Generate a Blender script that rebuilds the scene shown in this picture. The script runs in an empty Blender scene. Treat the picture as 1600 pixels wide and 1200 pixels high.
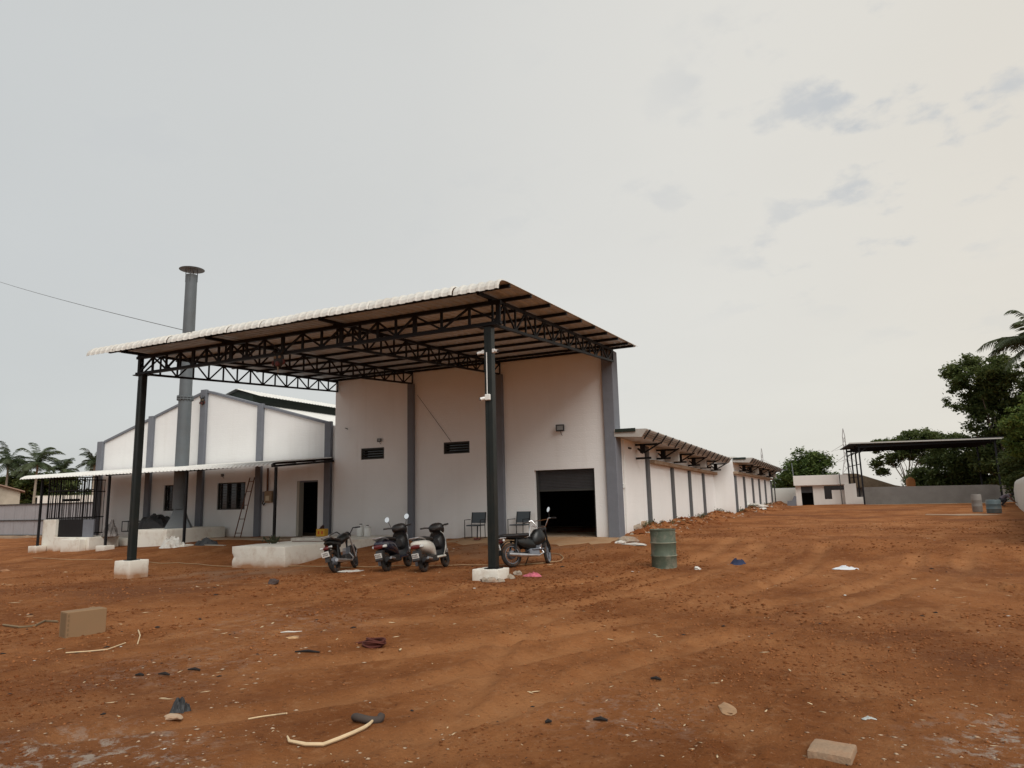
import bpy, bmesh, math, random
import numpy as np
from mathutils import Vector, Matrix
random.seed(7); rng = np.random.default_rng(11)
S = bpy.context.scene
COL = S.collection
R = math.radians
# ------------------------------------------------------------------ camera
CAM = Vector((0, 0, 1.68))
def cam_axes(yaw, pit, rol):
    f = Vector((math.sin(yaw)*math.cos(pit), math.cos(yaw)*math.cos(pit), math.sin(pit)))
    r = Vector((math.cos(yaw), -math.sin(yaw), 0)); u = r.cross(f)
    return r*math.cos(rol)+u*math.sin(rol), -r*math.sin(rol)+u*math.cos(rol), f
cr, cu, cf = cam_axes(R(-25.2), R(9.25), R(-1.4))
cd = bpy.data.cameras.new('camera'); cam = bpy.data.objects.new('camera', cd); COL.objects.link(cam)
m3 = Matrix((cr, cu, -cf)).transposed()
cam.matrix_world = Matrix.Translation(CAM) @ m3.to_4x4()
cd.sensor_width = 36; cd.lens = 1090/1600*36; cd.clip_start = .05; cd.clip_end = 8000
S.camera = cam
# ------------------------------------------------------------------ sky, sun, exposure
SUN_EL, SUN_AZ = R(44), R(133)        # azimuth clockwise from +Y : behind and to the right of the camera
w = bpy.data.worlds.new('World'); S.world = w; w.use_nodes = True
nt = w.node_tree; N = nt.nodes; L = nt.links; N.clear()
def nd(t, **k):
    n = N.new(t)
    for a, b in k.items(): setattr(n, a, b)
    return n
out = nd('ShaderNodeOutputWorld'); bg = nd('ShaderNodeBackground'); bg.inputs[1].default_value = .1
sky = nd('ShaderNodeTexSky', sky_type='NISHITA', sun_disc=False, sun_elevation=SUN_EL, sun_rotation=SUN_AZ)
sky.air_density = 1.2; sky.dust_density = 3.0
tc = nd('ShaderNodeTexCoord')
# warm side of the overcast
gd = nd('ShaderNodeVectorMath', operation='DOT_PRODUCT'); gd.inputs[1].default_value = Vector((.42, .80, .26)).normalized()
L.new(tc.outputs['Generated'], gd.inputs[0])
gr = nd('ShaderNodeValToRGB'); e = gr.color_ramp.elements
e[0].position = .05; e[0].color = (.465, .482, .482, 1); e[1].position = 1.0; e[1].color = (.615, .575, .505, 1)
for p_, c_ in ((.55, (.535, .537, .518, 1)), (.74, (.59, .582, .550, 1)), (.90, (.615, .595, .545, 1))):
    q = gr.color_ramp.elements.new(p_); q.color = c_
gr.color_ramp.interpolation = 'B_SPLINE'
L.new(gd.outputs['Value'], gr.inputs[0])
# cloud layer projected on a flat ceiling
sp = nd('ShaderNodeSeparateXYZ'); L.new(tc.outputs['Generated'], sp.inputs[0])
az = nd('ShaderNodeMath', operation='ADD'); az.inputs[1].default_value = .22; L.new(sp.outputs[2], az.inputs[0])
mx_ = nd('ShaderNodeMath', operation='MAXIMUM'); mx_.inputs[1].default_value = .12; L.new(az.outputs[0], mx_.inputs[0])
dv = nd('ShaderNodeVectorMath', operation='DIVIDE')
cb = nd('ShaderNodeCombineXYZ')
for i in range(3): L.new(mx_.outputs[0], cb.inputs[i])
L.new(tc.outputs['Generated'], dv.inputs[0]); L.new(cb.outputs[0], dv.inputs[1])
mp = nd('ShaderNodeMapping'); mp.inputs['Scale'].default_value = (1.0, 1.0, 0.0); mp.inputs['Location'].default_value = (.5, .3, 0)
mp.inputs['Rotation'].default_value = (0, 0, R(20))
L.new(dv.outputs[0], mp.inputs[0])
n1 = nd('ShaderNodeTexNoise'); n1.inputs['Scale'].default_value = 5.2; n1.inputs['Detail'].default_value = 7; n1.inputs['Roughness'].default_value = .56
L.new(mp.outputs[0], n1.inputs[0])
n2 = nd('ShaderNodeTexNoise'); n2.inputs['Scale'].default_value = .9; n2.inputs['Detail'].default_value = 3
L.new(mp.outputs[0], n2.inputs[0])
r1 = nd('ShaderNodeMapRange'); r1.inputs[1].default_value = .52; r1.inputs[2].default_value = .66; r1.interpolation_type = 'SMOOTHSTEP'
L.new(n1.outputs[0], r1.inputs[0])
r2 = nd('ShaderNodeMapRange'); r2.inputs[1].default_value = .43; r2.inputs[2].default_value = .56; L.new(n2.outputs[0], r2.inputs[0])
# patches thin out low over the horizon
r3 = nd('ShaderNodeMapRange'); r3.inputs[1].default_value = .10; r3.inputs[2].default_value = .45; L.new(sp.outputs[2], r3.inputs[0])
m1 = nd('ShaderNodeMath', operation='MULTIPLY'); L.new(r1.outputs[0], m1.inputs[0]); L.new(r2.outputs[0], m1.inputs[1])
m2 = nd('ShaderNodeMath', operation='MULTIPLY'); L.new(m1.outputs[0], m2.inputs[0]); L.new(r3.outputs[0], m2.inputs[1])
m4 = nd('ShaderNodeMath', operation='MULTIPLY'); m4.inputs[1].default_value = 1.1; r5 = nd('ShaderNodeMapRange'); r5.inputs[1].default_value = .62; r5.inputs[2].default_value = .92; r5.inputs[3].default_value = .22; L.new(gd.outputs['Value'], r5.inputs[0])
m5 = nd('ShaderNodeMath', operation='MULTIPLY'); L.new(m2.outputs[0], m5.inputs[0]); L.new(r5.outputs[0], m5.inputs[1]); L.new(m5.outputs[0], m4.inputs[0])
cm = nd('ShaderNodeMix', data_type='RGBA'); cm.inputs[7].default_value = (.455, .468, .475, 1)
L.new(m4.outputs[0], cm.inputs[0]); L.new(gr.outputs[0], cm.inputs[6])
# slow broad unevenness
n3 = nd('ShaderNodeTexNoise'); n3.inputs['Scale'].default_value = 1.3; n3.inputs['Detail'].default_value = 4; L.new(mp.outputs[0], n3.inputs[0])
r4 = nd('ShaderNodeMapRange'); r4.inputs[3].default_value = 8.6*.95; r4.inputs[4].default_value = 8.6*1.06; L.new(n3.outputs[0], r4.inputs[0])
sc_ = nd('ShaderNodeVectorMath', operation='SCALE'); L.new(cm.outputs[2], sc_.inputs[0]); L.new(r4.outputs[0], sc_.inputs['Scale'])
fm = nd('ShaderNodeMix', data_type='RGBA'); fm.inputs[0].default_value = .94
L.new(sky.outputs[0], fm.inputs[6]); L.new(sc_.outputs[0], fm.inputs[7])
L.new(fm.outputs[2], bg.inputs[0]); L.new(bg.outputs[0], out.inputs[0])
sd = bpy.data.lights.new('sun', 'SUN'); sd.energy = 1.5; sd.angle = R(42); sd.color = (1, .965, .91)
sun = bpy.data.objects.new('sun', sd); COL.objects.link(sun)
sdir = Vector((math.sin(SUN_AZ)*math.cos(SUN_EL), math.cos(SUN_AZ)*math.cos(SUN_EL), math.sin(SUN_EL)))
sun.rotation_euler = sdir.to_track_quat('Z', 'Y').to_euler(); sun.location = (0, 0, 60)
vs = S.view_settings; vs.view_transform = 'Standard'; vs.look = 'None'; vs.gamma = 1; vs.exposure = .55
S.render.engine = 'CYCLES'; S.cycles.use_denoising = True; S.cycles.max_bounces = 6
# ------------------------------------------------------------------ materials
MATS = {}
def mat(name, col, rough=.8, metal=0, var=.0, vscale=3., bump=0., bscale=40., dirt=None, dirt_scale=1.5, dirt_amt=.5, spec=.3, trans=0, coat=0, attr=None, emis=None):
    if name in MATS: return MATS[name]
    m = bpy.data.materials.new(name); m.use_nodes = True; MATS[name] = m
    t = m.node_tree; ns = t.nodes; lk = t.links; b = ns['Principled BSDF']
    b.inputs['Roughness'].default_value = rough; b.inputs['Metallic'].default_value = metal
    b.inputs['Specular IOR Level'].default_value = spec; b.inputs['Coat Weight'].default_value = coat
    c4 = (*col, 1); b.inputs['Base Color'].default_value = c4
    tcn = ns.new('ShaderNodeTexCoord'); src = None
    if var or dirt:
        n = ns.new('ShaderNodeTexNoise'); n.inputs['Scale'].default_value = vscale; n.inputs['Detail'].default_value = 6; n.inputs['Roughness'].default_value = .65
        lk.new(tcn.outputs['Object'], n.inputs[0])
        mr = ns.new('ShaderNodeMapRange'); mr.inputs[1].default_value = .25; mr.inputs[2].default_value = .75; mr.inputs[3].default_value = 1-var; mr.inputs[4].default_value = 1+var
        lk.new(n.outputs[0], mr.inputs[0])
        s = ns.new('ShaderNodeVectorMath'); s.operation = 'SCALE'; s.inputs[0].default_value = col; lk.new(mr.outputs[0], s.inputs['Scale'])
        src = s.outputs[0]
        if dirt:
            n2 = ns.new('ShaderNodeTexNoise'); n2.inputs['Scale'].default_value = dirt_scale; n2.inputs['Detail'].default_value = 9; n2.inputs['Roughness'].default_value = .7
            lk.new(tcn.outputs['Object'], n2.inputs[0])
            m2 = ns.new('ShaderNodeMapRange'); m2.inputs[1].default_value = .48; m2.inputs[2].default_value = .70; m2.inputs[4].default_value = dirt_amt
            lk.new(n2.outputs[0], m2.inputs[0])
            mx = ns.new('ShaderNodeMix'); mx.data_type = 'RGBA'; mx.inputs[7].default_value = (*dirt, 1)
            lk.new(m2.outputs[0], mx.inputs[0]); lk.new(src, mx.inputs[6]); src = mx.outputs[2]
    if attr:
        a = ns.new('ShaderNodeAttribute'); a.attribute_name = 'var'
        mx = ns.new('ShaderNodeMix'); mx.data_type = 'RGBA'; mx.inputs[6].default_value = c4; mx.inputs[7].default_value = (*attr, 1)
        lk.new(a.outputs['Fac'], mx.inputs[0]); src = mx.outputs[2]
    if src is not None: lk.new(src, b.inputs['Base Color'])
    if bump:
        n = ns.new('ShaderNodeTexNoise'); n.inputs['Scale'].default_value = bscale; n.inputs['Detail'].default_value = 5
        lk.new(tcn.outputs['Object'], n.inputs[0])
        bp = ns.new('ShaderNodeBump'); bp.inputs['Strength'].default_value = bump; bp.inputs['Distance'].default_value = .02
        lk.new(n.outputs[0], bp.inputs['Height']); lk.new(bp.outputs[0], b.inputs['Normal'])
    if trans:
        tr = ns.new('ShaderNodeBsdfTranslucent'); ms = ns.new('ShaderNodeMixShader'); ms.inputs[0].default_value = trans
        if src is not None: lk.new(src, tr.inputs[0])
        else: tr.inputs[0].default_value = c4
        o = ns['Material Output']; lk.new(b.outputs[0], ms.inputs[1]); lk.new(tr.outputs[0], ms.inputs[2]); lk.new(ms.outputs[0], o.inputs[0])
    return m
def plaster(name, col, splash=.6, z0=.2, z1=1.35):
    """painted block wall: soft unevenness, faint courses, mud splash low down (world height), rain streaks"""
    if name in MATS: return MATS[name]
    m = mat(name, col, rough=.9, var=.035, vscale=.7, spec=.15)
    t = m.node_tree; ns = t.nodes; lk = t.links; b = ns['Principled BSDF']
    src = b.inputs['Base Color'].links[0].from_socket
    geo = ns.new('ShaderNodeNewGeometry'); sx = ns.new('ShaderNodeSeparateXYZ'); lk.new(geo.outputs['Position'], sx.inputs[0])
    # streaks
    mp = ns.new('ShaderNodeMapping'); mp.inputs['Scale'].default_value = (3.2, 3.2, .22); lk.new(geo.outputs['Position'], mp.inputs[0])
    n = ns.new('ShaderNodeTexNoise'); n.inputs['Scale'].default_value = 1.0; n.inputs['Detail'].default_value = 6; lk.new(mp.outputs[0], n.inputs[0])
    r = ns.new('ShaderNodeMapRange'); r.inputs[1].default_value = .55; r.inputs[2].default_value = .8; r.inputs[4].default_value = .13; lk.new(n.outputs[0], r.inputs[0])
    mx = ns.new('ShaderNodeMix'); mx.data_type = 'RGBA'; mx.inputs[7].default_value = (col[0]*.62, col[1]*.58, col[2]*.52, 1); lk.new(r.outputs[0], mx.inputs[0]); lk.new(src, mx.inputs[6])
    # red mud splash at the foot
    n2 = ns.new('ShaderNodeTexNoise'); n2.inputs['Scale'].default_value = 2.6; n2.inputs['Detail'].default_value = 8; lk.new(geo.outputs['Position'], n2.inputs[0])
    hh = ns.new('ShaderNodeMapRange'); hh.inputs[1].default_value = z0; hh.inputs[2].default_value = z1; hh.inputs[3].default_value = 1; hh.inputs[4].default_value = 0; lk.new(sx.outputs[2], hh.inputs[0])
    pw = ns.new('ShaderNodeMath'); pw.operation = 'POWER'; pw.inputs[1].default_value = 3; lk.new(hh.outputs[0], pw.inputs[0])
    mu = ns.new('ShaderNodeMath'); mu.operation = 'MULTIPLY'; lk.new(pw.outputs[0], mu.inputs[0]); lk.new(n2.outputs[0], mu.inputs[1])
    m3_ = ns.new('ShaderNodeMath'); m3_.operation = 'MULTIPLY'; m3_.inputs[1].default_value = splash; lk.new(mu.outputs[0], m3_.inputs[0])
    mx2 = ns.new('ShaderNodeMix'); mx2.data_type = 'RGBA'; mx2.inputs[7].default_value = (.36, .19, .10, 1); lk.new(m3_.outputs[0], mx2.inputs[0]); lk.new(mx.outputs[2], mx2.inputs[6])
    lk.new(mx2.outputs[2], b.inputs['Base Color'])
    # block courses showing faintly through the paint
    br = ns.new('ShaderNodeTexBrick'); br.inputs['Scale'].default_value = 1; br.inputs['Brick Width'].default_value = .4; br.inputs['Row Height'].default_value = .2; br.inputs['Mortar Size'].default_value = .012; br.inputs['Mortar Smooth'].default_value = .6
    cbx = ns.new('ShaderNodeCombineXYZ'); ad = ns.new('ShaderNodeMath'); lk.new(sx.outputs[0], ad.inputs[0]); lk.new(sx.outputs[1], ad.inputs[1]); lk.new(ad.outputs[0], cbx.inputs[0]); lk.new(sx.outputs[2], cbx.inputs[1]); lk.new(cbx.outputs[0], br.inputs[0])
    n3 = ns.new('ShaderNodeTexNoise'); n3.inputs['Scale'].default_value = 22; n3.inputs['Detail'].default_value = 6; lk.new(geo.outputs['Position'], n3.inputs[0])
    sb = ns.new('ShaderNodeMath'); sb.operation = 'MULTIPLY_ADD'; sb.inputs[1].default_value = -.22; lk.new(br.outputs['Fac'], sb.inputs[0]); lk.new(n3.outputs[0], sb.inputs[2])
    bp = ns.new('ShaderNodeBump'); bp.inputs['Strength'].default_value = .35; bp.inputs['Distance'].default_value = .02; lk.new(sb.outputs[0], bp.inputs['Height']); lk.new(bp.outputs[0], b.inputs['Normal'])
    return m
WHITE = plaster('white_plaster', (.805, .805, .79))
WINGW = plaster('wing_plaster', (.84, .835, .815), .9)
WGREY = None
WGREY = mat('wing_grey_shaded', (.105, .107, .11), .75, var=.10, vscale=2.5)  # pilaster grey again, darkened: shade on the wing is put into the colour
GREYP = mat('grey_paint', (.165, .175, .198), .75, var=.10, vscale=2.5, bump=.25, bscale=25)
CHIMG = mat('chimney_grey', (.112, .128, .138), .55, var=.14, vscale=1.6, dirt=(.10, .085, .07), dirt_scale=1.1, dirt_amt=.35, spec=.4)
STEEL = mat('black_steel', (.009, .009, .010), .55, var=.25, vscale=6, spec=.22)
POSTM = mat('post_green_black', (.010, .014, .013), .42, var=.25, vscale=4, dirt=(.08, .05, .03), dirt_scale=3, dirt_amt=.12, spec=.3)
SHEET = mat('roof_sheet', (.62, .60, .55), .45, var=.06, vscale=2, dirt=(.34, .27, .20), dirt_scale=1.3, dirt_amt=.35, spec=.45)
SHEETU = SHEET
BACKC = mat('sheet_back_coat', (.47, .51, .54), .5, var=.10, vscale=1.2, dirt=(.22, .20, .19), dirt_scale=1.6, dirt_amt=.6, spec=.4)
LSHEET = mat('white_roof_sheet', (.74, .73, .69), .5, var=.05, vscale=2, dirt=(.45, .38, .3), dirt_scale=1.5, dirt_amt=.25)
CONC = mat('limewashed_base', (.74, .71, .63), .92)
def limewash():
    m = plaster('limewashed_concrete', (.76, .73, .65), 1.9, -.12, .34); t = m.node_tree; ns = t.nodes; lk = t.links; b = ns['Principled BSDF']; src = b.inputs['Base Color'].links[0].from_socket
    geo = ns.new('ShaderNodeNewGeometry'); n = ns.new('ShaderNodeTexNoise'); n.inputs['Scale'].default_value = 2.2; n.inputs['Detail'].default_value = 9; n.inputs['Roughness'].default_value = .72; lk.new(geo.outputs['Position'], n.inputs[0])
    r = ns.new('ShaderNodeMapRange'); r.inputs[1].default_value = .5; r.inputs[2].default_value = .72; r.inputs[4].default_value = .5; lk.new(n.outputs[0], r.inputs[0])
    mx = ns.new('ShaderNodeMix'); mx.data_type = 'RGBA'; mx.inputs[7].default_value = (.40, .27, .17, 1); lk.new(r.outputs[0], mx.inputs[0]); lk.new(src, mx.inputs[6]); lk.new(mx.outputs[2], b.inputs['Base Color']); return m
CONC = limewash()
BARE = mat('bare_concrete', (.36, .27, .19), .93, var=.18, vscale=2.5, bump=.5, bscale=20, dirt=(.29, .14, .068), dirt_scale=.7, dirt_amt=.9, spec=.1)
GWALL = mat('grey_cement_wall', (.17, .158, .145), .93, var=.14, vscale=1.1, bump=.4, bscale=10, dirt=(.11, .10, .09), dirt_scale=.8, dirt_amt=.5)  # cement grey lowered so the colour carries the shelter's shade
DARKIN = mat('interior_shade', (.02, .02, .02), .9)  # near-black colour stands in for the shade inside the rooms
SHUT = mat('shutter_grey', (.055, .055, .058), .5, var=.15, vscale=3)
GREEND = mat('dark_green_sheet', (.018, .026, .020), .5, var=.2, vscale=3)
GLASSD = mat('dark_glass', (.012, .013, .015), .12, spec=.6)
FRAME = mat('window_frame_dark', (.045, .045, .042), .5)
WPLAST = mat('white_plastic', (.75, .75, .72), .35, spec=.5)
LAMPG = mat('lamp_glass', (.55, .55, .53), .15, spec=.6)
BLKPL = mat('black_plastic', (.014, .014, .015), .42, spec=.5, var=.2, vscale=10, dirt=(.16, .09, .05), dirt_scale=6, dirt_amt=.22)
RUBBER = mat('tyre_rubber', (.018, .017, .016), .85, dirt=(.17, .085, .045), dirt_scale=5, dirt_amt=.6, var=.1)
SILVER = mat('silver_metal', (.55, .55, .56), .32, metal=.9, dirt=(.2, .13, .09), dirt_scale=8, dirt_amt=.35, var=.05)
CHROME = mat('chrome', (.7, .7, .7), .15, metal=1)
MIRROR = mat('mirror_glass', (.93, .93, .93), .02, metal=1)
REDL = mat('red_lamp', (.10, .010, .010), .2, spec=.6)
PLATE = mat('number_plate', (.66, .66, .63), .5, var=.1, vscale=30)
DIRTM = mat('soil_clod', (.18, .062, .023), .97, var=.3, vscale=8, spec=.05)
STONE = mat('grey_stone', (.34, .28, .22), .95, var=.3, vscale=9, spec=.1, dirt=(.27, .12, .06), dirt_scale=6, dirt_amt=.7)
PALE = mat('pale_chip', (.44, .32, .22), .95, var=.25, vscale=6, spec=.1, dirt=(.30, .14, .07), dirt_scale=9, dirt_amt=.7)
DARKB = mat('dark_bit', (.025, .02, .018), .9, var=.3, vscale=8)
STRAW = mat('straw', (.40, .26, .14), .9, var=.2, vscale=9)
WOODL = mat('bark_stripped_wood', (.62, .47, .29), .85, var=.15, vscale=12)
RUST = mat('rusty_iron', (.13, .055, .03), .8, var=.3, vscale=9)
TARP = mat('dark_tarp', (.035, .036, .038), .6, var=.25, vscale=4, spec=.4)
SACK = mat('white_sack', (.62, .60, .55), .8, var=.15, vscale=8, dirt=(.35, .2, .12), dirt_scale=5, dirt_amt=.5)
TRUNK = mat('bark', (.13, .10, .075), .95, var=.3, vscale=4, bump=.5, bscale=12)
TRUNKL = mat('pale_bark', (.33, .28, .22), .95, var=.25, vscale=4)
LEAF1 = mat('leaf_dark', (.060, .088, .026), .6, attr=(.17, .20, .065), trans=.42, spec=.3)
LEAF2 = mat('leaf_mid', (.048, .085, .020), .6, attr=(.14, .18, .045), trans=.3, spec=.3)
LEAF3 = mat('leaf_bright', (.07, .12, .022), .6, attr=(.19, .24, .06), trans=.35, spec=.3)
PALM = mat('palm_leaf', (.04, .062, .026), .55, attr=(.11, .13, .06), trans=.2, spec=.35)
PALMD = mat('palm_leaf_dry', (.12, .085, .05), .8, attr=(.2, .15, .09), trans=.15)
# ------------------------------------------------------------------ mesh builder
class MB:
    def __init__(s): s.v = []; s.f = []
    def add(s, vs, fs):
        o = len(s.v); s.v += [tuple(p) for p in vs]; s.f += [tuple(i+o for i in f) for f in fs]; return s
    def box(s, x0, x1, y0, y1, z0, z1, c=0):
        x0, x1 = min(x0, x1), max(x0, x1); y0, y1 = min(y0, y1), max(y0, y1); z0, z1 = min(z0, z1), max(z0, z1)
        if c <= 0:
            return s.add([(x, y, z) for z in (z0, z1) for y in (y0, y1) for x in (x0, x1)],
                         [(0, 2, 3, 1), (4, 5, 7, 6), (0, 1, 5, 4), (2, 6, 7, 3), (0, 4, 6, 2), (1, 3, 7, 5)])
        vs = []; idx = {}
        for sx in (0, 1):
            for sy in (0, 1):
                for sz in (0, 1):
                    X = (x0, x1)[sx]; Y = (y0, y1)[sy]; Z = (z0, z1)[sz]
                    dx = c if sx == 0 else -c; dy = c if sy == 0 else -c; dz = c if sz == 0 else -c
                    for a in range(3):
                        idx[(sx, sy, sz, a)] = len(vs)
                        vs.append((X+(dx if a != 0 else 0), Y+(dy if a != 1 else 0), Z+(dz if a != 2 else 0)))
        fs = []
        def q(l): fs.append(tuple(idx[k] for k in l))
        for sgn in (0, 1):
            l = [(sgn, 0, 0, 0), (sgn, 1, 0, 0), (sgn, 1, 1, 0), (sgn, 0, 1, 0)]; q(l if sgn else l[::-1])
            l = [(0, sgn, 0, 1), (0, sgn, 1, 1), (1, sgn, 1, 1), (1, sgn, 0, 1)]; q(l if sgn else l[::-1])
            l = [(0, 0, sgn, 2), (1, 0, sgn, 2), (1, 1, sgn, 2), (0, 1, sgn, 2)]; q(l if sgn else l[::-1])
        for a in (0, 1):
            for b_ in (0, 1):
                q([(a, b_, 0, 0), (a, b_, 1, 0), (a, b_, 1, 1), (a, b_, 0, 1)])
                q([(a, 0, b_, 0), (a, 1, b_, 0), (a, 1, b_, 2), (a, 0, b_, 2)])
                q([(0, a, b_, 1), (1, a, b_, 1), (1, a, b_, 2), (0, a, b_, 2)])
        for sx in (0, 1):
            for sy in (0, 1):
                for sz in (0, 1): q([(sx, sy, sz, 0), (sx, sy, sz, 1), (sx, sy, sz, 2)])
        s.fix = True
        return s.add(vs, fs)
    def bar(s, p, q, w_, h_=None, up=(0, 0, 1)):
        h_ = h_ or w_; p = Vector(p); q = Vector(q); d = (q-p).normalized(); u = Vector(up)
        if abs(d.dot(u)) > .98: u = Vector((0, 1, 0))
        a = d.cross(u).normalized(); b = a.cross(d).normalized(); a *= w_/2; b *= h_/2
        vs = [e_+i*a+j*b for e_ in (p, q) for (i, j) in ((-1, -1), (1, -1), (1, 1), (-1, 1))]
        return s.add(vs, [(3, 2, 1, 0), (4, 5, 6, 7), (0, 1, 5, 4), (1, 2, 6, 5), (2, 3, 7, 6), (3, 0, 4, 7)])
    def tube(s, pts, r, n=8, caps=True):
        pts = [Vector(p) for p in pts]; k = len(pts); rs = r if isinstance(r, (list, tuple)) else [r]*k
        vs = []; fs = []; prev = None
        for i, p in enumerate(pts):
            d = (pts[min(i+1, k-1)]-pts[max(i-1, 0)]).normalized()
            if prev is None:
                u = Vector((0, 0, 1)) if abs(d.z) < .9 else Vector((1, 0, 0)); a = d.cross(u).normalized()
            else:
                a = (prev-d*prev.dot(d)); a = a.normalized() if a.length > 1e-6 else d.orthogonal().normalized()
            prev = a; b = d.cross(a)
            for j in range(n):
                t = 2*math.pi*j/n; vs.append(p+(a*math.cos(t)+b*math.sin(t))*rs[i])
        for i in range(k-1):
            for j in range(n):
                j2 = (j+1) % n; fs.append((i*n+j, i*n+j2, (i+1)*n+j2, (i+1)*n+j))
        if caps: fs.append(tuple(range(n-1, -1, -1))); fs.append(tuple((k-1)*n+j for j in range(n)))
        return s.add(vs, fs)
    def lathe(s, prof, c=(0, 0, 0), n=24, axis='z', caps=True):
        vs = []; fs = []; k = len(prof); c = Vector(c)
        for (r, h) in prof:
            for j in range(n):
                t = 2*math.pi*j/n; x, y = r*math.cos(t), r*math.sin(t)
                vs.append(c+Vector((x, y, h) if axis == 'z' else ((x, h, y) if axis == 'y' else (h, x, y))))
        for i in range(k-1):
            for j in range(n):
                j2 = (j+1) % n; fs.append((i*n+j, i*n+j2, (i+1)*n+j2, (i+1)*n+j))
        if caps and prof[0][0] > 1e-4: fs.append(tuple(range(n-1, -1, -1)))
        if caps and prof[-1][0] > 1e-4: fs.append(tuple((k-1)*n+j for j in range(n)))
        s.fix = True
        return s.add(vs, fs)
    def loft(s, secs, n=14, p=2.4):
        """secs: (x, y, z, half width y, half height z) rings in the local YZ plane"""
        vs = []; fs = []; k = len(secs)
        for (x, y, z, ry, rz) in secs:
            for j in range(n):
                t = 2*math.pi*j/n; ct, st = math.cos(t), math.sin(t)
                vs.append((x, y+ry*math.copysign(abs(ct)**(2/p), ct), z+rz*math.copysign(abs(st)**(2/p), st)))
        for i in range(k-1):
            for j in range(n):
                j2 = (j+1) % n; fs.append((i*n+j, i*n+j2, (i+1)*n+j2, (i+1)*n+j))
        fs.append(tuple(range(n-1, -1, -1))); fs.append(tuple((k-1)*n+j for j in range(n)))
        s.fix = True
        return s.add(vs, fs)
    def prism(s, poly, axis, a, b):
        """poly of 2D points; axis 'y': points are (x,z) ; 'x': (y,z) ; 'z': (x,y)"""
        mk = {'y': lambda p, t: (p[0], t, p[1]), 'x': lambda p, t: (t, p[0], p[1]), 'z': lambda p, t: (p[0], p[1], t)}[axis]
        n = len(poly); s.fix = True
        return s.add([mk(p, a) for p in poly]+[mk(p, b) for p in poly],
                     [tuple(range(n-1, -1, -1)), tuple(range(n, 2*n))]+[(i, (i+1) % n, n+(i+1) % n, n+i) for i in range(n)])
    fix = False; back = 0
    def build(s, name, m, parent=None, smooth=False, off=None, jitter=0):
        me = bpy.data.meshes.new(name)
        if off is None: off = ORG.get(parent.name, (0, 0, 0)) if parent is not None else (0, 0, 0)
        ox, oy, oz = off
        vs = [(x-ox, y-oy, z-oz) for x, y, z in s.v]
        if jitter: vs = [(x+random.uniform(-1, 1)*jitter, y+random.uniform(-1, 1)*jitter, z+random.uniform(-1, 1)*jitter) for x, y, z in vs]
        me.from_pydata(vs, [], s.f)
        if s.fix:
            bm = bmesh.new(); bm.from_mesh(me); bmesh.ops.recalc_face_normals(bm, faces=bm.faces); bm.to_mesh(me); bm.free()
        if smooth:
            me.polygons.foreach_set('use_smooth', [True]*len(me.polygons))
            try: me.set_sharp_from_angle(angle=R(40))
            except Exception: pass
        me.materials.append(m)
        if s.back:
            me.materials.append(BACKC)
            for i in range(0, s.back, 2): me.polygons[i].material_index = 1
        me.update()
        o = bpy.data.objects.new(name, me); COL.objects.link(o)
        if parent is not None: o.parent = parent; ORG[o.name] = off
        return o
ORG = {}
def T(name, label, cat, loc=(0, 0, 0), rz=0, group=None, lean=0, world=True):
    o = bpy.data.objects.new(name, None); COL.objects.link(o); o.empty_display_size = .2
    o.location = loc; o.rotation_euler = (lean, 0, rz); o['label'] = label; o['category'] = cat
    if group: o['group'] = group
    ORG[o.name] = tuple(loc) if world else (0, 0, 0)
    return o
def tag(o, label, cat, group=None):
    o['label'] = label; o['category'] = cat
    if group: o['group'] = group
    return o
def solo(mb, name, m, label, cat, loc=(0, 0, 0), rz=0, group=None, smooth=False, jitter=0):
    """one-mesh thing whose shape is given in local coordinates round its base"""
    o = mb.build(name, m, None, smooth, (0, 0, 0), jitter); o.location = loc; o.rotation_euler = (0, 0, rz)
    return tag(o, label, cat, group)
def copy_tree(o, parent=None):
    c = o.copy(); COL.objects.link(c)
    if parent is not None: c.parent = parent
    ORG[c.name] = ORG.get(o.name, (0, 0, 0))
    for ch in list(o.children): copy_tree(ch, c)
    return c
# ------------------------------------------------------------------ pixel helper (photograph 1600x1200) only for reading positions off the ground
def sm(t): t = min(1, max(0, t)); return t*t*(3-2*t)
def smn(t): t = np.clip(t, 0, 1); return t*t*(3-2*t)
def g(x, y):
    """broad ground level"""
    z = .33*sm((y-15.5)/7)+.20*sm((y-24)/35)
    z -= .17*sm((-x-10)/6)*sm((y-8)/4)*(1-sm((y-14.5)/4))
    z -= .30*sm((-x-22)/10)*sm((y-14)/3)
    return z
def gn(x, y):
    z = .33*smn((y-15.5)/7)+.20*smn((y-24)/35)
    z = z-.17*smn((-x-10)/6)*smn((y-8)/4)*(1-smn((y-14.5)/4))
    z = z-.30*smn((-x-22)/10)*smn((y-14)/3)
    return z
def gp(px, py):
    d = cf+cr*((px-800)/1090)-cu*((py-600)/1090); z = 0
    for i in range(50):
        P = CAM+d*((z-CAM.z)/d.z); z = .5*z+.5*g(P.x, P.y)
    return Vector((P.x, P.y, g(P.x, P.y)))
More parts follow.
